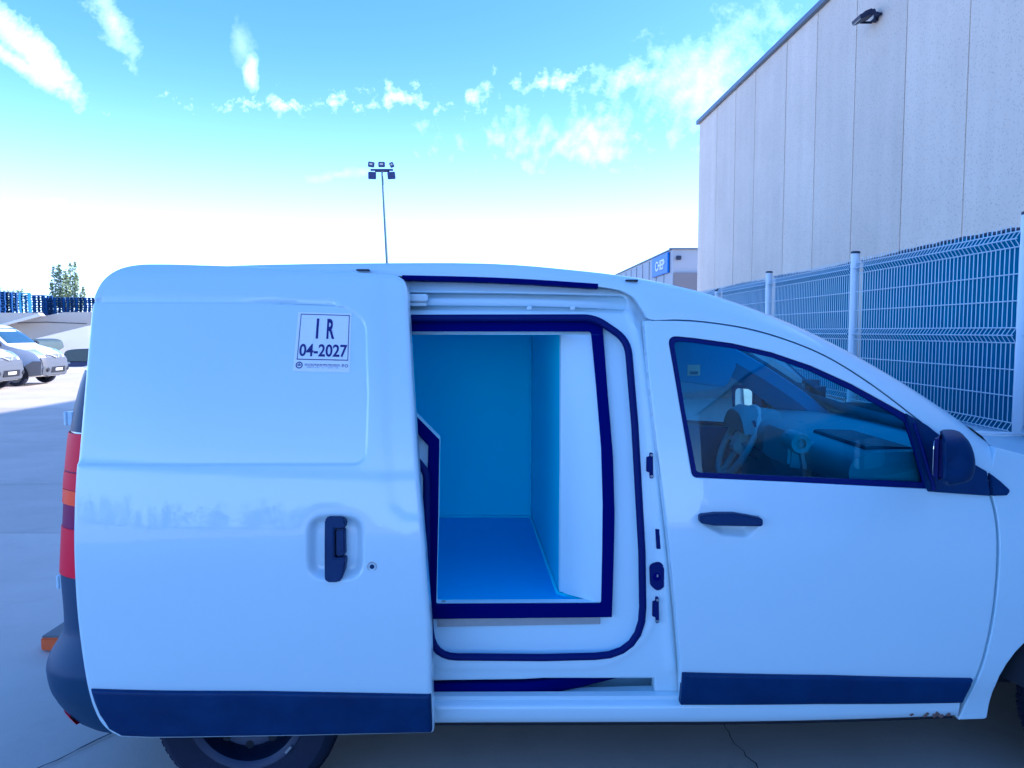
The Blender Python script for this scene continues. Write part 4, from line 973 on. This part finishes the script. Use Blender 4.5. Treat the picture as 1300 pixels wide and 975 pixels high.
# the same skins on the far side
panel('front_door', conv(dout), [WH], SIDE, PAINT, van, r=.0045, th=.05, g=.05, mirror=True)
fg = panel('window_glass', GLP, [], side(.013), GLASSC, van, r=0, th=.0, g=.05, mirror=True)
panel('window_seal', WH, [GLP], side(.005), RUBBER, van, r=.003, th=.01, g=.2, mirror=True)
panel('fender', FEN, [], SIDE, PAINT, van, r=.004, th=.04, g=.08, mirror=True)
far = [(112, 352), (505, 350), (762, 366), (818, 408), (839, 610), (859, 790), (865, 897), (1217, 905), (1217, 918), (470, 918)]+arc(313, 930, 150, -5, -175)+[(160, 918), (150, 900), (142, 600)]
panel('quarter_panel', conv(far), [], side(.004), PAINT, van, r=.004, th=.04, g=.1, mirror=True)
mirror(True, van)
bt = MB(); b2 = [mir(p) for p in b_]; bt.grid([b2, [p+Vector((0, -.07, 0)) for p in b2], [Vector((p.x, p.y-.08, .45)) for p in b2]]); bt.build('door_card', DARKIN, van)

# ---- rear corner, lamp, bumper
EP = np.array([(346, 140), (380, 135), (430, 122), (455, 113), (476, 104), (495, 98.5), (515, 93.5), (546, 88), (560, 86), (613, 81), (693, 77.5), (727, 76), (800, 80), (925, 92)], float)
BP = np.array([(725, 77), (737, 78), (774, 81.5), (796, 82.5), (806, 80), (818, 73.5), (830, 66.5), (838, 64.2), (846, 63.6), (860, 65.2), (872, 68), (890, 77), (904, 88), (912, 96), (918, 108)], float)
def corner(prof, py, off=0.0, flare=0.0, y_in=.50):
    """plan curve of the rear corner at the height seen at row py"""
    px = np.interp(py, prof[:, 0], prof[:, 1])
    q = at(px, py, Y0+.08); z = q.z; yb = Y0+float(tz(z)); q = at(px, py, yb+.07); xe = q.x-.022
    rx, ry = .20, .15; out = []
    for a in np.linspace(0, 90, 12):
        out.append(Vector((xe+rx-(rx+off)*math.sin(R(a)), yb+ry-(ry+off+flare)*math.cos(R(a)), q.z)))
    out.insert(0, Vector((xe+rx+.3, yb-off-flare, q.z)))
    out.append(Vector((xe-off, min(yb+y_in, YC), q.z)))
    return out
rows = [corner(EP, p) for p in np.linspace(462, 880, 36)]
rows2 = [[mir(v) for v in r] for r in rows]
MB().grid([a+b[::-1] for a, b in zip(rows, rows2)]).build('rear_body', PAINT, van, smooth=60)
def cpatch(name, prof, p0, p1, m, parent, off, flare=0.0, n=8, cols=(0, 12), mirrored=False):
    rr = [corner(prof, p, off, flare)[cols[0]:cols[1]] for p in np.linspace(p0, p1, n)]
    inn_ = [corner(prof, p, -.01, 0)[cols[0]:cols[1]] for p in (p0, p1)]
    rr = [inn_[0]]+rr+[inn_[1]]
    if mirrored: rr = [[mir(v) for v in r] for r in rr]
    return MB().grid(rr).build(name, m, parent, smooth=50)
for mr in (False, True):
    cpatch('rear_pillar_cover', EP, 470, 547, DGLASS, van, .003, n=6, mirrored=mr)
    tl = cpatch('tail_lamp', EP, 549, 728, REDD, van, .005, n=14, mirrored=mr)
    cpatch('upper_lens', EP, 549, 596, REDL, tl, .008, n=6, mirrored=mr); cpatch('middle_lens', EP, 598, 619, REDL, tl, .009, n=4, mirrored=mr)
    cpatch('indicator_lens', EP, 620, 638, ORANGEL, tl, .009, n=4, mirrored=mr); cpatch('lower_lens', EP, 668, 727.5, REDL, tl, .008, n=6, mirrored=mr)
BUMP = mat('bumper_navy_grey', (.018, .048, .115), .5, spec=.4, bump=(350, .12))
rows = [corner(BP, p, .008, np.interp(p, [800, 842, 872, 918], [0, .045, .036, -.005])) for p in np.concatenate([np.linspace(728.5, 800, 8), np.linspace(804, 843, 12), np.linspace(846, 918, 14)])]
last = rows[-1]; rows.append([v+Vector((.06, .05, -.012)) for v in last]); rows.append([v+Vector((.2, .15, .0)) for v in last])
rb = MB().grid([a+[mir(v) for v in a][::-1] for a in rows]).build('rear_bumper', BUMP, van, smooth=38)
cpatch('reflector', BP, 900, 910, REDL, rb, .012, .016, n=4, cols=(6, 11))
for px, py in ((84, 531), (74.5, 738)):
    a = at(px, py, Y0+.20); mb = MB(); mb.box((a.x+.016, a.y, a.z), (.024, .02, .048)); mb.cyl((a.x+.004, a.y-.008, a.z-.024), (a.x+.004, a.y-.008, a.z+.024), .007, 10); mb.build('door_hinge', PAINT_IN, van, bevel=.002, smooth=40)

# ---- bonnet and nose (mostly beyond the right edge)
ht = c3([(1264, 569), (1300, 578), (1380, 595), (1460, 617), (1540, 651), (1592, 691)], SIDE)
rows = []
for i, p in enumerate(ht):
    f = i/5; row = [Vector((p.x, p.y+.002, p.z-.003))]
    for s in np.linspace(-1, 1, 15):
        e = 1-abs(s)**3; row.append(Vector((p.x+e*(.10+.12*f), YC+s*(YC-p.y-.03), p.z+.004+.05*e*(1-.5*f))))
    row.append(mir(row[0])); rows.append(row)
MB().grid(rows).build('bonnet', PAINT, van, smooth=50)
nr = []
for z, xo in ((ht[-1].z, .0), (.85, .10), (.62, .20), (.45, .20), (.32, .12)):
    row = []
    for s in np.linspace(-1, 1, 17): e = 1-abs(s)**4; row.append(Vector((ht[-1].x-.05+(xo+.24)*e, YC+s*(WID/2-.07), z)))
    nr.append(row)
MB().grid(nr).build('front_bumper', BUMP, van, smooth=50)
for mrr in (False, True):
    p = ht[-1]; pts = [Vector((p.x-.16, p.y-.003, p.z-.03)), Vector((p.x+.02, p.y+.02, p.z-.05)), Vector((p.x+.10, p.y+.20, p.z-.06)), Vector((p.x+.12, p.y+.22, p.z-.20)), Vector((p.x+.03, p.y+.02, p.z-.19)), Vector((p.x-.10, p.y-.002, p.z-.15))]
    if mrr: pts = [mir(v) for v in pts]
    c_ = sum(pts, Vector())/6; back = [v+Vector((-.04, .03 if not mrr else -.03, 0)) for v in pts]
    MB().add(pts+back, [tuple(range(6))]+[(i, (i+1) % 6, (i+1) % 6+6, i+6) for i in range(6)]).build('headlamp', VLAMP, van)

# ---- wheels and underbody
def van_wheel(px, mrr, wr=.32):
    x = conv([(px, 932)])[0][0]; y = Y0+.135; z = wr
    if mrr: y = 2*YC-y
    s = 1 if mrr else -1
    prof = [(.20, .085), (.235, .10), (.285, .104), (.305, .092), (.318, .07), (wr, .04), (wr, -.04), (.318, -.07), (.305, -.092), (.285, -.104), (.235, -.10), (.203, -.088)]
    t = MB().lathe(prof, (x, y, z), 'y', 64).build('wheel', TYRE, van, smooth=30)
    tm_ = MB()
    for k in range(72):
        a = 2*math.pi*k/72
        for sd_ in (-1, 1):
            for q in (.02, .055):
                tm_.box((x+(wr+.002)*math.cos(a+q), y+sd_*q, z+(wr+.002)*math.sin(a+q)), (.0025, .028, .020), ry=-a-q)
    o = tm_.build('tread', TYRE, t, fix=False); o['kind'] = 'stuff'
    rp = [(.0, -.045), (.030, -.047), (.034, -.060), (.055, -.062), (.062, -.035), (.075, -.030), (.118, -.052), (.138, -.055), (.150, -.020), (.168, -.010), (.180, -.080), (.196, -.090), (.204, -.092), (.206, -.084)]
    rm = MB().lathe([(r_, -s*o_ if s > 0 else o_) for r_, o_ in rp], (x, y, z), 'y', 56).build('rim', RIM, t, smooth=32)
    for k in range(5):
        a = R(90+72*k); MB().cyl((x+.05*math.cos(a), y+s*.066, z+.05*math.sin(a)), (x+.05*math.cos(a), y+s*.045, z+.05*math.sin(a)), .0095, 6).build('wheel_bolt', STEEL, t)
    for k in range(10):
        a = R(18+36*k); MB().cyl((x+.135*math.cos(a), y+s*.0555, z+.135*math.sin(a)), (x+.135*math.cos(a), y+s*.05, z+.135*math.sin(a)), .014, 10).build('rim_hole', UNDER, t)
    a = R(-42); MB().box((x+.196*math.cos(a), y+s*.095, z+.196*math.sin(a)), (.008, .006, .030), ry=-a).build('balance_weight', STEEL, t)
    return t
for px in (313, 1409):
    for mrr in (False, True): van_wheel(px, mrr)
ub = MB(); ub.box((.5, YC, .335), (3.6, WID-.56, .04)); ub.build('underbody', UNDER, van)
for px in (313, 1409):
    x = conv([(px, 932)])[0][0]
    MB().grid([[Vector((x+r_*math.cos(a), y, .32+r_*math.sin(a))) for a in np.linspace(.2, math.pi-.2, 20)] for r_, y in ((.405, Y0+.05), (.42, Y0+.09), (.46, Y0+.14), (.46, Y0+.36))]).build('wheel_liner', UNDER, van, smooth=60)
    MB().add([Vector((x+.47*math.cos(a), Y0+.355, .32+.47*math.sin(a))) for a in np.linspace(.2, math.pi-.2, 20)], [tuple(range(20))]).build('wheel_liner', UNDER, van)
ex = MB(); ex.tube([(-1.0, 3.4, .27), (.2, 3.3, .25), (1.2, 3.3, .27)], .03, 10); ex.box((-.4, 3.4, .27), (.6, .2, .12)); ex.build('exhaust', UNDER, van, smooth=40)

# ---- cab
mb = MB(); mb.box((.385, YC, 1.02), (.03, WID-.46, 1.2)); mb.build('bulkhead', DARKIN, van)
hl = MB(); hl.grid([[Vector((x, y, z)) for y in np.linspace(Y0+.26, 2*YC-Y0-.26, 8)] for x, z in ((.30, 1.70), (.6, 1.69), (.86, 1.655))]); hl.build('headliner', HEADL, van, smooth=60)
MB().box((1.02, YC, .50), (1.2, WID-.46, .04)).build('cab_floor', DARKIN, van)
yn, yf2 = Y0+.12, 2*YC-Y0-.12
dp = cat([(1.72, .7), (1.35, .74), (1.24, .82), (1.22, .98), (1.18, 1.06), (1.16, 1.14), (1.20, 1.19), (1.32, 1.205), (1.60, 1.20), (1.85, 1.17)], 5)
ds = MB(); ds.grid([[Vector((x+.05*(1-((y-YC)/.75)**2)*0, y, z)) for x, z in dp] for y in np.linspace(yn, yf2, 12)]); ds.add([Vector((x, yn, z)) for x, z in dp], [tuple(range(len(dp)))]); ds.add([Vector((x, yf2, z)) for x, z in dp], [tuple(range(len(dp)))])
dsh = ds.build('dashboard', DASH, van, smooth=50)
bz = MB(); bz.grid([[Vector((x, y, z)) for x, z in [(1.205-.012, .98), (1.162-.012, 1.065), (1.145-.01, 1.135)]] for y in (3.0, 3.2, 3.42)]); bz.build('centre_console', DASHL, dsh, smooth=60)
tray = MB(); tray.prism([(1.245, 1.213), (1.27, 1.216), (1.41, 1.211), (1.41, 1.19), (1.245, 1.19)], yn+.06, 3.16); tray.build('glove_shelf', mat('dash_tray_dark', (.01, .06, .12), .6), dsh, bevel=.004)
lowp = MB(); lowp.prism([(1.18, 1.05), (1.205, .97), (1.215, .80), (1.26, .80), (1.26, 1.05)], yn+.03, 2.98); lowp.build('glove_box', DASHL, dsh, bevel=.01)
for px, py in ((1016, 563), (1037, 574)):
    c = at(px, py, 3.0); MB().lathe([(.020, -.010), (.038, -.012), (.042, -.004), (.044, .10), (.024, .014), (.008, .010), (0, .010)], c, 'y', 24).build('air_vent', DASHL, dsh, smooth=45)
pod = MB(); q0, q1, q2, q3 = at(1001, 548, 3.04), at(1052, 566, 3.04), at(1050, 600, 3.04), at(998, 592, 3.04)
pod.prism([(q.x, q.z) for q in (q0, q1, q2, q3)], 3.02, 3.34); pod.build('vent_pod', DASHL, dsh, bevel=.012, smooth=40)
gb = MB(); g0, g1, g2, g3 = at(1060, 578, 2.80), at(1172, 592, 2.72), at(1172, 640, 2.72), at(1050, 640, 2.80)
gb.prism([(g0.x, g0.z), (g1.x-.02, g1.z), (g2.x-.02, g2.z), (g3.x, g3.z)], 2.69, 3.0); gb.build('dark_window_block', mat('dark_block_navy', (.01, .035, .11), .6), dsh, bevel=.02, smooth=40)  # added dark block filling the dark area low in the side window
hd = MB(); hd.grid([[Vector((x, 3.80+s*.19, 1.13+h*(1-abs(s)**3))) for s in np.linspace(-1, 1, 12)] for x, h in ((1.11, .0), (1.10, .10), (1.14, .125), (1.30, .10))]); hd.build('instrument_hood', DASH, dsh, smooth=60)
MB().box((1.17, 3.80, 1.12), (.01, .34, .15), ry=R(-15)).build('instrument_face', DARKIN, dsh)
sw = at(937, 560, 3.80); sn = Matrix.Translation(sw) @ Matrix.Rotation(R(-64), 4, 'Y')
SWM = mat('steering_wheel_grey', (.48, .60, .66), .45, coat=.2)
sq = [sn @ Vector((.185*math.cos(a), .185*math.sin(a), 0)) for a in np.linspace(0, 2*math.pi, 40, endpoint=False)]
swo = MB().tube(sq, .0165, 10, closed=True).build('steering_wheel', SWM, van, smooth=60)
mb = MB(); mb.add([sn @ Vector(p) for p in ((-.045, -.045, .02), (.045, -.045, .02), (.045, .045, .02), (-.045, .045, .02), (-.06, -.06, -.03), (.06, -.06, -.03), (.06, .06, -.03), (-.06, .06, -.03))], [(0, 1, 2, 3), (0, 4, 5, 1), (1, 5, 6, 2), (2, 6, 7, 3), (3, 7, 4, 0)])
for v in ((.0, .17, 0), (.0, -.17, 0), (-.17, 0, 0)): mb.tube([sn @ Vector((v[0]*.3, v[1]*.3, -.01)), sn @ Vector(v)], .016, 6)
mb.build('hub', SWM, swo, smooth=40, bevel=.008)
MB().tube([sn @ Vector((0, 0, -.03)), sn @ Vector((0, 0, -.24))], .04, 12).build('steering_column', DARKIN, van, smooth=50)
gs = at(1018, 560, 3.25); gl_ = MB(); gl_.tube([(gs.x-.02, 3.25, .72), (gs.x-.005, 3.25, 1.0)], .012, 10); gl_.lathe([(0, .035), (.02, .03), (.026, .0), (.02, -.04), (.012, -.06)], (gs.x-.005, 3.25, .99), 'z', 16); gl_.build('gear_lever', SWM, van, smooth=50)
va, vb = at(845, 424, 3.92), at(934, 492, 3.92)
vs_ = MB(); pv = rnd([(va.x, vb.z+.04, .02), (vb.x-.05, vb.z, .05), (vb.x, vb.z+.12, .04), (vb.x-.10, va.z, .02), (va.x, va.z, .02)]); vs_.prism(pv, 3.905, 3.93); vo_ = vs_.build('sun_visor', HEADL, van, bevel=.006)
la, lb = at(873, 463, 3.9), at(889, 477, 3.9)
quad('visor_label', [(la.x, 3.902, la.z), (lb.x, 3.902, la.z), (lb.x, 3.902, lb.z), (la.x, 3.902, lb.z)], mat('label_cream', (.62, .60, .42), .6), parent=vo_)
quad('visor_label', [(la.x+.012, 3.900, la.z-.034), (lb.x-.012, 3.900, la.z-.034), (lb.x-.012, 3.900, lb.z+.008), (la.x+.012, 3.900, lb.z+.008)], mat('label_dark', (.05, .06, .08), .6), parent=vo_)
